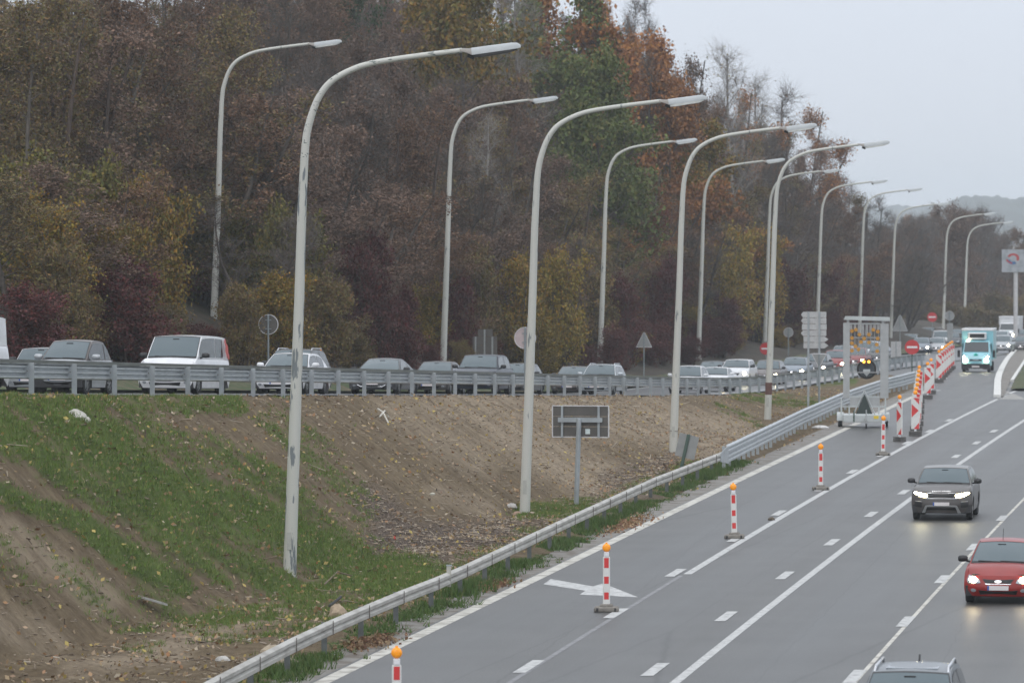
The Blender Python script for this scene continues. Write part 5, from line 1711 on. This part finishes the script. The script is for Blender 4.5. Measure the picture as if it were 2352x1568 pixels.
Lf = {
 'brown': [(.11, .055, .032), (.17, .09, .055), (.065, .04, .026), (.20, .12, .065), (.12, .068, .045)],
 'pinkbrown': [(.12, .075, .055), (.19, .12, .085), (.08, .055, .042), (.15, .09, .06), (.11, .08, .06)],
 'mixed': [(.10, .06, .04), (.17, .14, .045), (.09, .085, .03), (.20, .115, .04), (.11, .075, .05)],
 'olive': [(.085, .085, .022), (.15, .135, .03), (.065, .075, .022), (.20, .15, .03), (.12, .09, .03)],
 'yellow': [(.26, .19, .03), (.17, .15, .03), (.30, .17, .025), (.11, .11, .03), (.22, .13, .03)],
 'orange': [(.29, .12, .035), (.20, .08, .027), (.33, .155, .04), (.15, .065, .028), (.24, .10, .032)],
 'goldgreen': [(.17, .145, .028), (.24, .15, .025), (.09, .10, .022), (.20, .12, .025), (.29, .15, .022)],
 'green': [(.06, .085, .022), (.10, .125, .03), (.045, .065, .02), (.13, .12, .035), (.08, .10, .03)],
 'purple': [(.085, .022, .025), (.05, .016, .018), (.11, .027, .028), (.06, .03, .02), (.13, .035, .028)],
 'red': [(.22, .05, .025), (.15, .035, .02), (.26, .08, .03), (.11, .03, .02)],
 'dark': [(.022, .04, .016), (.035, .055, .02), (.018, .03, .014)],
}
LM_ = {k: leaf_mat('leaves_' + k, [tuple(min(.6, c * 1.18) for c in q) for q in v]) for k, v in Lf.items()}
PT = {}
PT['brown'] = [tree_proto(1, 13, 3.6, .12, 3, 9, 6, 6, .55, 12500, .105, B_grey, LM_['brown'], tw2=3500),
               tree_proto(2, 14, 3.8, .18, 1, 26, 6, 6, .6, 12500, .105, B_grey, LM_['brown'], tw2=2500),
               tree_proto(3, 12, 3.4, .10, 4, 7, 6, 6, .6, 12500, .105, B_twig, LM_['brown'], tw2=2500)]
for k in ('pinkbrown', 'mixed'): PT[k] = [recolour(q, LM_[k]) for q in PT['brown']]
PT['olive_tree'] = [recolour(PT['brown'][1], LM_['olive'])]
PT['bare'] = [tree_proto(5, 14, 3.6, .2, 2, 14, 7, 7, .75, 900, .12, B_grey, LM_['brown'], twr=.010, tw2=5000),
              tree_proto(6, 13, 3.3, .15, 3, 9, 7, 7, .8, 700, .12, B_pale, LM_['pinkbrown'], twr=.010, tw2=5000)]
PT['rust'] = [recolour(PT['brown'][0], LM_['orange'])]
PT['oak'] = [tree_proto(8, 14, 4.6, .2, 1, 30, 7, 7, .35, 17000, .19, B_grey, LM_['orange'], clump=.35),
             tree_proto(9, 14, 4.4, .2, 2, 16, 7, 7, .4, 17000, .19, B_grey, LM_['orange'], clump=.35)]
PT['goldtree'] = [recolour(PT['oak'][0], LM_['goldgreen']), recolour(PT['oak'][1], LM_['goldgreen'])]
PT['greentree'] = [recolour(PT['oak'][1], LM_['green']), recolour(PT['oak'][0], LM_['green'])]
PT['darktree'] = [recolour(PT['oak'][0], LM_['dark'])]
PT['birch'] = [tree_proto(12, 15, 2.6, .3, 1, 30, 6, 7, 1.0, 250, .1, B_birch, LM_['yellow'], twr=.007, tw2=1500)]
sh = [tree_proto(14, 7, 3.0, .04, 7, 8, 5, 6, .5, 13000, .16, B_twig, LM_['olive'], clump=.3, tw2=2500),
      tree_proto(15, 6, 3.0, .04, 8, 7, 5, 6, .4, 13000, .15, B_twig, LM_['olive'], clump=.3, tw2=2500),
      tree_proto(16, 8, 3.2, .03, 9, 8, 5, 5, .6, 13000, .15, B_grey, LM_['olive'], clump=.35, tw2=2500)]
PT['olive'] = sh
for k in ('yellow', 'purple', 'red', 'goldgreen'): PT[k + '_shrub' if k != 'yellow' else 'yellow'] = [recolour(q, LM_[k]) for q in sh]
PT['redcol'] = [recolour(PT['brown'][1], LM_['red'])]
PT['brownshrub'] = [recolour(q, LM_['mixed']) for q in sh]
ALLP = [q for v in PT.values() for q in v]

NAMES = {'brown': ('tree', 'tree'), 'olive': ('shrub', 'shrub')}
_used = set()
LAMPS = [(q[0], q[1]) for q in far]
def put(kind, x, y, H, Rc, label, group, shrub=False, sink=.1, z=None):
    if z is None and H > 3.4:
        for lp, ld in LAMPS:
            px, py = proj(x, y, 0)
            if ld * .62 < y < ld + .5 and abs(px - lp - 4) < Rc * FPX / y * .85:
                zt = ground(x, y) + H
                y2 = ld + Rc * .8 + 1; f_ = y2 / y
                x, y, Rc = x * f_, y2, Rc * f_
                H = max(2.0, CZ + (zt - CZ) * f_ - ground(x, y))
                break
    pr = random.choice(PT[kind])
    o = copy_tree(pr)
    h, r = pr['_h'], pr['_r']
    o.name = 'shrub' if shrub else ('birch_tree' if kind == 'birch' else 'tree')
    o.location = (x, y, (ground(x, y) if z is None else z) - sink)
    o.rotation_euler = (0, 0, random.uniform(0, 6.28))
    o.scale = (Rc / r, Rc / r, H / h)
    for q in ('_h', '_r'): del o[q]
    tag(o, label, 'shrub' if shrub else 'tree', group)
    return o
def spec_at(kind, cx, cy, rpx, rpy, p, label, group, shrub=False):
    """a crown seen round (cx,cy), p metres behind the ramp barrier"""
    kk = (cx - 1176) / FPX
    d = (p + 33.91) / (SA - CA * kk)
    x = kk * d
    zg = ground(x, d)
    zt = at_depth(cx, cy - rpy, d).z
    zb = at_depth(cx, cy + rpy, d).z
    H = max(1.5, zt - zg)
    return put(kind, x, d, H, max(rpx * d / FPX, H * (.27 if kind != 'birch' else .17)), label, group, shrub)

GW = 'trees massed on the wooded hillside'; GS = 'bushes along the foot of the wood'
# trees and bushes the eye picks out
sl = [
 ('goldtree', 1060, 60, 115, 130, 27, 'olive and gold leafed tree at the top edge over the second lamp arm'),
 ('goldtree', 980, 30, 80, 90, 31, 'gold-green tree crown at the top edge left of the olive one'),
 ('greentree', 1250, 90, 60, 110, 26, 'narrow green tree at the top edge left of the orange oak'),
 ('oak', 1392, 85, 80, 100, 22.5, 'tall orange-brown oak against the sky, the highest tree at the right'),
 ('oak', 1490, 185, 80, 95, 21.5, 'orange oak stepping down to the right below the tallest one'),
 ('greentree', 1375, 230, 55, 60, 17.5, 'green tree in front of the orange oak'),
 ('greentree', 1440, 290, 50, 60, 16.8, 'lower green tree before the third lamp arm'),
 ('oak', 1565, 300, 60, 90, 18.5, 'orange-brown tree behind the third lamp arm'),
 ('goldtree', 1590, 400, 55, 110, 18, 'gold-brown tree behind the third lamp post'),
 ('goldtree', 1625, 480, 50, 110, 17, 'dark gold tree between third lamp post and the curved far lamp'),
 ('darktree', 740, 10, 60, 80, 40, 'dark evergreen at the top edge over the first lamp arm'),
 ('darktree', 620, -10, 60, 60, 42, 'dark green crown at the top edge left of the evergreen'),
 ('redcol', 1468, 560, 30, 100, 15.5, 'slim red tree among purple bushes left of the third lamp post'),
 ('birch', 1700, 300, 70, 190, 21, 'bare white birch against the sky right of the orange trees'),
 ('birch', 1745, 330, 60, 150, 23, 'second bare birch beside the fourth lamp arm'),
 ('birch', 1092, 430, 40, 160, 17, 'thin white-stemmed birch between the second and third lamp arms'),
 ('birch', 1215, 150, 60, 200, 24, 'pale birch behind the tip of the nearest lamp'),
 ('rust', 1800, 330, 60, 100, 24, 'rust-leafed tree at the edge of the sky behind the fourth lamp arm'),
 ('bare', 1660, 260, 60, 90, 27, 'bare purple-brown tree right of the orange oaks'),
]
for kd, cx, cy, rx, ry, p, lab in sl: spec_at(kd, cx, cy, rx, ry, p, lab, GW)
ss = [
 ('olive', 70, 470, 130, 110, 17, 'tall olive-green bush at the left edge'),
 ('olive', 210, 480, 120, 95, 15, 'yellow-green bush second from the left edge'),
 ('goldgreen_shrub', 340, 500, 110, 90, 16, 'gold-green bush left of the first far lamp'),
 ('olive', 450, 540, 100, 100, 19, 'olive bush around the first far lamp post'),
 ('goldgreen_shrub', 130, 560, 120, 100, 13.5, 'golden bush low at the left edge'),
 ('goldgreen_shrub', 250, 590, 110, 90, 13.5, 'golden bush above the white passenger van'),
 ('purple_shrub', 300, 680, 130, 70, 11.8, 'dark red bush over the white passenger van'),
 ('purple_shrub', 440, 680, 90, 90, 12, 'dark red bush in front of the first far lamp post'),
 ('purple_shrub', 60, 720, 110, 60, 11.5, 'dark red bush low at the left edge'),
 ('brownshrub', 160, 660, 100, 110, 11.8, 'brown-green bush behind the two-seat car'),
 ('olive', 560, 600, 90, 120, 14, 'olive bush right of the first far lamp post'),
 ('olive', 680, 590, 110, 110, 15, 'yellow-flecked green bush crossed by the nearest lamp post'),
 ('goldgreen_shrub', 640, 700, 90, 70, 11.8, 'golden bush behind the round sign back'),
 ('brownshrub', 560, 720, 70, 60, 11.5, 'brown bush left of the round sign back'),
 ('brownshrub', 740, 720, 80, 80, 11.8, 'brown bush behind the small red and white post'),
 ('purple_shrub', 860, 660, 90, 110, 12.5, 'purple bush above the low grey coupe'),
 ('purple_shrub', 930, 740, 60, 70, 11.5, 'purple bush above the brown-grey saloon'),
 ('yellow', 985, 730, 48, 80, 11.3, 'yellow bush left of the second far lamp post'),
 ('purple_shrub', 1045, 730, 50, 90, 11.8, 'red-purple bush right of the second far lamp post'),
 ('brownshrub', 1110, 680, 70, 110, 13, 'brown bush over the triple sign back'),
 ('goldgreen_shrub', 1190, 700, 60, 110, 12, 'gold-green bush left of the second lamp post'),
 ('yellow', 1285, 690, 75, 110, 12, 'large yellow-green bush right of the second lamp post'),
 ('yellow', 1240, 790, 60, 60, 10.8, 'orange-yellow bush at the foot of the second lamp post'),
 ('brownshrub', 1370, 640, 60, 110, 13.5, 'orange-flecked bush around the third far lamp post'),
 ('purple_shrub', 1440, 740, 65, 100, 11.8, 'purple bush behind the triangular sign back'),
 ('purple_shrub', 1520, 720, 60, 120, 12.2, 'purple bush left of the third lamp post'),
 ('purple_shrub', 1400, 800, 60, 50, 10.9, 'low purple bush behind the silver estate'),
 ('yellow', 1655, 640, 24, 60, 12.5, 'yellow leaves right of the fourth far lamp post'),
 ('yellow', 1590, 770, 22, 70, 11.3, 'golden leaves at the foot of the third lamp post'),
 ('purple_shrub', 1660, 760, 50, 80, 12, 'purple bush above the white cars'),
 ('yellow', 1690, 640, 38, 110, 13.5, 'tall golden bush left of the fourth lamp post'),
 ('goldgreen_shrub', 1745, 590, 30, 70, 14.5, 'golden leaves beside the fourth lamp post'),
 ('purple_shrub', 1720, 740, 50, 90, 12.5, 'dark purple bush left of the no entry sign'),
 ('purple_shrub', 1820, 700, 60, 90, 13, 'dark purple bush behind the small round sign back'),
 ('purple_shrub', 1900, 690, 60, 80, 12.5, 'dark purple bush behind the arrow direction boards'),
 ('purple_shrub', 1965, 700, 40, 70, 12, 'dark purple bush behind the arrow board trailer'),

 ('purple_shrub', 425, 775, 60, 36, 13.5, 'low dark red bush just over the roof of the white passenger van'),
 ('purple_shrub', 480, 778, 50, 30, 13, 'low dark red bush at the foot of the first far lamp post'),
 ('brownshrub', 535, 770, 50, 40, 13, 'low brown bush right of the first far lamp post foot'),
 ('purple_shrub', 1000, 815, 40, 28, 11.5, 'low red bush at the foot of the second far lamp post'),
 ('brownshrub', 1060, 810, 40, 30, 11.5, 'low brown bush behind the large black car'),
 ('purple_shrub', 1350, 815, 40, 25, 11.2, 'low purple bush at the foot of the third far lamp post'),
 ('purple_shrub', 1590, 800, 40, 28, 11.2, 'low purple bush at the foot of the fourth far lamp post'),
 ('purple_shrub', 420, 700, 80, 60, 22, 'red bush close behind the first far lamp post, left side'),
 ('purple_shrub', 520, 710, 80, 60, 23, 'red bush close behind the first far lamp post, right side'),
 ('olive', 470, 600, 90, 80, 26, 'olive bush higher up behind the first far lamp post'),
 ('brownshrub', 1010, 690, 60, 90, 16, 'brown bush close behind the second far lamp post'),
 ('brownshrub', 1385, 720, 60, 90, 15.5, 'brown bush close behind the third far lamp post'),
]
for kd, cx, cy, rx, ry, p, lab in ss: spec_at(kd, cx, cy, rx, ry, p, lab, GS, True)
# the mass of the wood
def zone(px, py):
    if px < 120 and py < 380: return 'mixed'
    if px < 520: return random.choice(['brown', 'mixed', 'pinkbrown', 'brown'])
    if px < 1000: return random.choice(['pinkbrown', 'pinkbrown', 'brown', 'bare'])
    if px < 1380: return random.choice(['brown', 'pinkbrown', 'mixed', 'bare'])
    if px < 1700: return random.choice(['brown', 'rust', 'bare', 'mixed'])
    if px < 1900: return random.choice(['bare', 'pinkbrown', 'bare', 'mixed'])
    return random.choice(['bare', 'bare', 'brown'])
LM_PX = [(-200, 'left of the first far lamp post'), (150, 'above the gap before the white passenger van'), (330, 'just left of the first far lamp post'), (490, 'right of the first far lamp post'), (690, 'right of the nearest lamp post'), (850, 'left of the second far lamp post'), (1025, 'left of the second lamp post'),
         (1230, 'left of the third far lamp post'), (1385, 'left of the third lamp post'), (1565, 'left of the fourth far lamp post'), (1615, 'left of the fourth lamp post'), (1780, 'above the arrow direction boards'), (1900, 'behind the arrow board trailer'), (2010, 'right of the arrow board trailer')]
def where(px, p):
    a = [t for q, t in LM_PX if q <= px][-1]
    b_ = 'bottom row' if p < 17.5 else 'second row' if p < 22 else 'third row' if p < 27 else 'middle row' if p < 33.5 else 'upper row' if p < 41.5 else 'high row' if p < 51 else 'crest row'
    return b_ + ', ' + a
FAR_PX = [(1900, 'behind the arrow board trailer'), (2060, 'behind the green gantry'), (2120, 'behind the highest no entry sign'), (2165, 'behind the far round sign'), (2205, 'above the delivery truck'), (2250, 'right of the delivery truck'), (2290, 'behind the billboard'), (2345, 'at the right edge')]
def fwhere(px): return [t for q, t in FAR_PX if q <= px][-1]
LAB = {'brown': 'brown-leaved tree in the hillside wood', 'pinkbrown': 'withered reddish-brown tree in the hillside wood', 'mixed': 'brown and yellowing tree in the hillside wood',
       'bare': 'nearly bare grey-brown tree in the hillside wood', 'rust': 'rust-orange leafed tree in the hillside wood', 'olive_tree': 'olive-leaved tree in the hillside wood'}
rt = random.Random(5)
cnt = {}
random.seed(21)
for p, st, H in ((15.5, 6.5, 8), (19.5, 6.5, 11), (24, 6.5, 13), (30, 7, 14.5), (37, 7, 18.5), (46, 6, 23), (56, 7, 26)):
    s = 120 + rt.uniform(0, 5)
    while s < 520:
        pj = p + rt.uniform(-1.8, 1.8)
        x, y = xy(s, pj)
        s += st * rt.uniform(.8, 1.2) * (1 if s < 250 else .85 if s < 400 else 1.2)
        px, py = proj(x, y, ground(x, y) + H * .6)
        if px < -70 or px > 2090: continue
        if p > 44 and (px < 620 or (p > 52 and px > 1450)): continue
        if proj(x, y, ground(x, y) + H * .45)[1] < -30: continue
        if p > 28 and px > 1500 and rt.random() < .35: continue
        if px > 1900 and 18 < p < 40 and rt.random() < .5: continue
        cnt[p] = cnt.get(p, 0) + 1
        # lower skyline towards the right
        zc = interp(px, [1380, 1430, 1500, 1560, 1640, 1700, 1800, 1835, 1870, 1950, 2060], [-90, 10, 95, 130, 175, 215, 265, 320, 375, 415, 470])
        zmax = at_depth(px, float(zc), y).z - ground(x, y)
        if zmax < 3.0: continue
        h_ = min(H * rt.uniform(.85, 1.2) * (1.5 if px > 1380 and p > 22 else 1), zmax * rt.uniform(.84, 1.03))
        kd = zone(px, py)
        put(kd, x, y, h_, rt.uniform(3.4, 4.6) * (1 if h_ > 8 else .8), LAB[kd].replace(' in the crowded wood on the hillside', '').replace(' in the hillside wood', '') + ', ' + where(px, p), GW)
s = 158
while s < 430:
    pj = rt.uniform(12.3, 13.6); x, y = xy(s, pj); s += rt.uniform(3.2, 5.0)
    px, py = proj(x, y, 0)
    if px > 2010 or any(abs(px - q[0]) < 2.0 * FPX / y and y < q[1] for q in LAMPS): continue
    kd = rt.choice(['purple_shrub', 'purple_shrub', 'brownshrub', 'goldgreen_shrub'] if px > 1400 else ['brownshrub', 'purple_shrub'])
    put(kd, x, y, rt.uniform(1.6, 3.0), rt.uniform(1.3, 1.7), {'purple_shrub': 'knee-high dark red bush', 'brownshrub': 'knee-high brown bush', 'goldgreen_shrub': 'knee-high golden bush'}[kd] + ' at the verge, ' + where(px, 20).split(', ')[1], GS, True)
# trees beyond the far traffic
GF = 'far trees beyond the traffic'
random.seed(4)
for i in range(60):
    px = rt.uniform(2010, 2420); d = rt.uniform(545, 760)
    top = interp(px, [2010, 2080, 2140, 2200, 2240, 2300, 2340, 2420], [500, 482, 470, 456, 468, 510, 545, 560]) + rt.uniform(0, 26)
    x = (px - 1176) / FPX * d; zg = float(zm(d)) - .5
    kd = rt.choice(['bare', 'bare', 'brown', 'pinkbrown', 'bare'])
    if 2085 < px < 2135 and i % 3 == 0: kd = 'rust'
    put(kd, x, d, at_depth(px, float(top), d).z - zg, rt.uniform(3.4, 4.8), {'bare': 'bare hazy tree in the far wood beyond the traffic', 'brown': 'hazy brown tree in the far wood beyond the traffic', 'pinkbrown': 'hazy reddish-brown tree in the far wood beyond the traffic', 'rust': 'faint rust-red tree in the far wood beyond the traffic'}[kd].replace(' in the far wood beyond the traffic', ', ' + ('front' if d < 610 else 'mid' if d < 690 else 'back') + ' of the far wood ' + fwhere(px)), GF, z=zg)
for i in range(30):
    px = 1990 + i * 14.5; d = 530 + rt.uniform(-10, 40)
    x = (px - 1176) / FPX * d
    put(rt.choice(['brownshrub', 'brownshrub', 'purple_shrub' if px < 2020 else 'brownshrub', 'olive' if px < 2110 else 'brownshrub']), x, d, rt.uniform(3.5, 6), 2.8, 'low bush along the distant road, ' + ('nearer one ' if d < 545 else 'farther one ') + fwhere(px), 'bushes along the distant road', True, z=float(zm(d)) - .2)
put('yellow', (1990 - 1176) / FPX * 470, 470, 5.6, 1.2, 'small orange-yellow tree just right of the trailer lamp posts', 'bushes along the distant road', True, z=float(zm(470)))
for q in ALLP:
    for ch in list(q.children): bpy.data.objects.remove(ch)
    bpy.data.objects.remove(q)

# ------------------------------------------------------------------ ground cover on the embankment
r = np.random.default_rng(3)
wgt = np.clip((EC[:, 0] - .16) / .6, 0, 1) ** 1.3 * (EV[:, 1] < 240) * (EV[:, 1] > 74)
wgt = wgt / wgt.sum()
nT = 32000
k = r.choice(len(EV), nT, p=wgt)
base = EV[k] + r.normal(size=(nT, 3)) * np.array([.09, .18, 0])
gz = np.array([0.0]) 
# blades: 6 per tuft
nb = 6
bp_ = np.repeat(base, nb, 0) + r.normal(size=(nT * nb, 3)) * np.array([.045, .045, 0])
hgt = r.uniform(.05, .13, (nT * nb, 1)) * np.repeat(r.uniform(.6, 1.3, (nT, 1)), nb, 0)
ln = r.normal(size=(nT * nb, 2)) * .045
ang = r.uniform(0, math.pi, nT * nb)
wv = np.stack([np.cos(ang), np.sin(ang), np.zeros_like(ang)], 1) * .011
A = bp_ - wv; A[:, 2] -= .03
B_ = bp_ + wv; B_[:, 2] -= .03
T_ = bp_ + np.concatenate([ln, hgt], 1)
V = np.stack([A, B_, T_], 1).reshape(-1, 3)
F = np.arange(len(V)).reshape(-1, 3)
o = np_mesh('grass', V, F, leaf_mat('grass_blades', [(.08, .135, .024), (.13, .20, .04), (.07, .12, .026), (.19, .20, .07), (.10, .17, .03), (.15, .14, .055)]))
tag(o, 'short green grass growing in streaks down the embankment', 'grass', kind='stuff')

# grass and weeds hugging the motorway barrier
nT = 5200
yy = r.uniform(74, 176, nT); tt = r.normal(size=nT) * .30 + .12
keep = (np.sin(yy * 1.9) + np.sin(yy * .83 + 2) + r.normal(size=nT) * .8) > -.5
yy, tt = yy[keep], tt[keep]; nT = len(yy)
base = np.stack([np.interp(yy, _KX, _KV) - tt, yy, np.full(nT, .0)], 1)
bp_ = np.repeat(base, 9, 0) + r.normal(size=(nT * 9, 3)) * np.array([.06, .08, 0])
dens = np.repeat(np.sin(yy * .7) * .25 + np.sin(yy * .23 + 1) * .3 + .75, 9)[:, None]
hgt = r.uniform(.08, .30, (nT * 9, 1)) * np.clip(dens, .25, 1.2)
ln = r.normal(size=(nT * 9, 2)) * .08
ang = r.uniform(0, math.pi, nT * 9)
wv = np.stack([np.cos(ang), np.sin(ang), np.zeros_like(ang)], 1) * .016
A, B_ = bp_ - wv, bp_ + wv
T_ = bp_ + np.concatenate([ln, hgt], 1)
V = np.stack([A, B_, T_], 1).reshape(-1, 3)
o = np_mesh('grass', V, np.arange(len(V)).reshape(-1, 3), leaf_mat('barrier_grass', [(.05, .10, .022), (.085, .15, .035), (.06, .11, .025), (.13, .15, .05)]))
tag(o, 'longer grass growing under the low crash barrier', 'grass', kind='stuff')

# fallen leaves
vis = (EV[:, 1] > 74) & (EV[:, 1] < 260)
t_ = np.interp(EV[:, 1], _KX, _KV) - EV[:, 0]
wl = vis * (1.0 * (t_ > .6) * (1 + 1.2 * (EC[:, 0] > .3)) + .5 * (EC[:, 2]) + 1.6 * ((t_ < -.4) & (t_ > -1.0)) * (np.sin(EV[:, 1] * 1.3) > .3))
wl = wl / wl.sum()
n = 13000
k = r.choice(len(EV), n, p=wl)
P = EV[k] + r.normal(size=(n, 3)) * np.array([.06, .12, 0]); P[:, 2] += .035
V, F = quads_at(P, .10, r)
o = np_mesh('fallen_leaves', V, F, leaf_mat('fallen_leaf', [(.24, .14, .08), (.48, .38, .12), (.20, .12, .08), (.42, .32, .20), (.33, .17, .08), (.50, .44, .34)]))
tag(o, 'yellow and brown fallen leaves scattered over the embankment', 'leaves', kind='stuff')
# wood chips, twigs and stones
n = 24000
wc = vis * (t_ > .8) * (.35 + 2.2 * EC[:, 2] + .25 * EC[:, 1]) * (1 - .55 * np.clip(EC[:, 0], 0, 1)); wc = wc / wc.sum()
k = r.choice(len(EV), n, p=wc)
P = EV[k] + r.normal(size=(n, 3)) * np.array([.06, .12, 0]); P[:, 2] += .012
d = r.normal(size=(n, 3)); d[:, 2] *= .2; d /= np.linalg.norm(d, axis=1)[:, None]
L = r.uniform(.02, .09, n) * np.where(r.uniform(size=n) < .06, 4, 1)
S = np.concatenate([P - d * L[:, None], P + d * L[:, None], r.uniform(.008, .024, (n, 1)), r.uniform(.005, .02, (n, 1))], 1)
V, F = prisms(S, 3)
o = np_mesh('wood_chips', V, F, leaf_mat('chips', [(.14, .10, .07), (.34, .27, .19), (.10, .07, .05), (.42, .35, .26), (.24, .18, .13), (.50, .44, .36)]))
tag(o, 'wood chips, twigs and small stones littering the bare soil', 'debris', kind='stuff')
# leaf drifts in the gutter
def drift(px, py, a, b_, n, lab):
    c = hit(px, py)
    P = np.stack([c.x + r.normal(size=n) * a, c.y + r.normal(size=n) * b_, np.abs(r.normal(size=n)) * .04 + .015], 1)
    P[:, 0] += (P[:, 1] - c.y) * .155
    V, F = quads_at(P, .085, r)
    o = np_mesh('leaf_drift', V, F, leaf_mat('drift_leaf', [(.16, .07, .04), (.26, .17, .09), (.10, .045, .03), (.33, .25, .15), (.2, .09, .05)]))
    tag(o, lab, 'leaves', kind='stuff')
drift(850, 1478, .22, .9, 900, 'drift of brown leaves in the gutter at the bottom of the picture')
drift(1130, 1345, .2, .8, 600, 'drift of brown leaves in the gutter near the merge arrow')
drift(1440, 1205, .25, 2.2, 700, 'drift of leaves along the gutter past the sign post')
drift(1585, 1068, .5, 2.0, 900, 'heap of brown leaves under the small tilted sign')

# stones and odd things
def rock(px, py, a, b_, h, col, lab, nm='stone', cat='stone', rz=0.):
    # place on the embankment surface along the view ray
    dd = ray(px, py); best = None
    for y in np.arange(75, 230, .1):
        t = y / dd[1]; x = dd[0] * t; z = CZ + dd[2] * t
        if z <= ground(x, y) + .02: best = (x, y, z); break
    if best is None: return
    m = MB(); rnd = random.Random(int(px * 7 + py))
    rings = []
    for z, q in ((-.3, .8), (0, 1), (.4, .95), (.8, .62), (1, .25)):
        rings.append([(math.cos(t) * a * q * rnd.uniform(.8, 1.15), math.sin(t) * b_ * q * rnd.uniform(.8, 1.15), z * h * rnd.uniform(.85, 1.1)) for t in [2 * math.pi * k / 9 for k in range(9)]])
    m.loft(rings)
    o = m.build(nm, pmat('stone_%d' % int(px), col, .85, var=.25, scale=9, bump=.5, bscale=20), smooth=True, label=lab, cat=cat)
    o.location = best; o.rotation_euler = (0, 0, rz)
    return o
rock(172, 958, .28, .2, .2, (.50, .48, .44), 'large white stone high on the grassy slope')
rock(195, 968, .16, .15, .14, (.48, .46, .42), 'white stone touching the large white one')
rock(775, 1416, .24, .2, .3, (.36, .28, .20), 'tan boulder behind the crash barrier near the bottom')
rock(625, 1497, .28, .2, .16, (.36, .30, .22), 'flat tan stone low behind the crash barrier')
rock(655, 1525, .30, .2, .16, (.30, .25, .19), 'tan stone at the grass in front of the barrier foot')
rock(1188, 1182, .16, .15, .12, (.33, .22, .16), 'reddish stone left of the second lamp post foot')
rock(1222, 1184, .16, .14, .13, (.38, .30, .23), 'tan stone right of the second lamp post foot')
rock(1175, 1165, .2, .16, .14, (.40, .38, .36), 'grey stone behind the second lamp post foot')
rock(512, 1516, .16, .12, .1, (.45, .44, .42), 'small pale stone in the dirt at the bottom')
rock(575, 1475, .1, .1, .09, (.5, .49, .46), 'small white stone left of the flat tan stone')
rock(905, 1238, .07, .06, .10, (.5, .04, .04), 'small red ball lying in the wood chips', 'ball', 'ball')
rock(993, 1135, .14, .05, .06, (.50, .48, .40), 'pale scrap of wood on the slope left of the second lamp', 'wood_scrap', 'scrap', .9)
rock(1955, 1000 - 20, .01, .01, .01, (.5, .5, .5), 'tiny pale pebble at the trailer', 'stone')
rock(1885, 982, .42, .25, .12, (.55, .54, .53), 'white sack lying in the gutter left of the trailer', 'sack', 'sack')
rock(1772, 1193, .12, .12, .09, (.10, .08, .06), 'dark clod of dirt on the solid lane line', 'clod', 'clod')
def ray_ground(px, py):
    dd = ray(px, py)
    for y in np.arange(75, 240, .1):
        t = y / dd[1]; x = dd[0] * t; z = CZ + dd[2] * t
        if z <= ground(x, y) + .02: return Vector((x, y, z))
a, b_ = ray_ground(325, 1378), ray_ground(377, 1396)
m = MB(); d_ = (b_ - a).normalized(); n_ = Vector((-d_.y, d_.x, .2)).normalized() * .11
m.loft([[q + n_, q - n_, q - n_ + Vector((0, 0, .05)), q + n_ + Vector((0, 0, .05))] for q in (a + Vector((0, 0, .05)), b_ + Vector((0, 0, .08)))])
m.build('plank', pmat('grey_plank', (.34, .33, .31), .8, var=.2, scale=8), label='grey plank lying in the dirt at the foot of the slope', cat='plank')
def stick(pts, rad, col, nm, lab, cat, lift=.08):
    P = [ray_ground(*q) + Vector((0, 0, lift * (1 + math.sin(i * 1.7)))) for i, q in enumerate(pts)]
    MB().tube(P, rad, 6).build(nm, pmat('stick_%s' % nm, col, .85, var=.2), smooth=True, label=lab, cat=cat)
stick([(868, 944), (880, 958), (892, 975)], .03, (.5, .48, .43), 'peeled_branch', 'peeled white branch on the bare slope right of the first lamp', 'branch')
stick([(872, 962), (884, 954), (893, 962)], .03, (.5, .48, .43), 'peeled_branch', 'short curl of peeled branch beside the longer one', 'branch')
stick([(745, 1352), (775, 1334), (808, 1329)], .02, (.16, .12, .08), 'branch', 'bent brown branch in the grass right of the nearest lamp post', 'branch', .12)
stick([(757, 1398), (783, 1385)], .035, (.03, .03, .03), 'pipe', 'short black pipe behind the tan boulder', 'pipe')
stick([(555, 1195), (562, 1218)], .012, (.14, .10, .07), 'dry_stem', 'dry upright stem in the grass left of the nearest lamp post', 'stem', .2)
stick([(420, 1090), (424, 1112), (440, 1118)], .012, (.4, .34, .25), 'dry_stem', 'pale dry stem in the green grass mid slope', 'stem', .15)
# small closure post beyond the ramp
o = None
for q in bpy.data.objects:
    if q.name == 'closure_post': o = copy_tree(q); break
c = ramp_pt(737, 9.6)
o.location = (c.x, c.y, at_depth(737, 803, c.y).z - 1.66); tag(o, 'lone closure post on the verge right of the nearest lamp post', 'traffic post', 'closure posts with amber lamps'); o.rotation_euler = (0, 0, 0)

# ------------------------------------------------------------------ haze
hz = MB().box(-1560, 2260, -170, 5100, -7.5, 75).build('haze', [], kind='stuff') if False else None
me = bpy.data.meshes.new('haze')
hb = MB().box(-1560, 2260, -170, 5100, -7.5, 75)
me.from_pydata(hb.v, [], hb.f); me.update()
mh = bpy.data.materials.new('haze_air'); mh.use_nodes = True
nt = mh.node_tree; nt.nodes.clear()
oo = nt.nodes.new('ShaderNodeOutputMaterial'); vv = nt.nodes.new('ShaderNodeVolumePrincipled')
vv.inputs['Density'].default_value = .00023
vv.inputs['Color'].default_value = (.87, .935, 1.0, 1)
nt.links.new(vv.outputs[0], oo.inputs['Volume'])
me.materials.append(mh)
ho = bpy.data.objects.new('haze', me); COL.objects.link(ho)
tag(ho, 'thin pale haze over the whole valley', 'haze', kind='stuff')
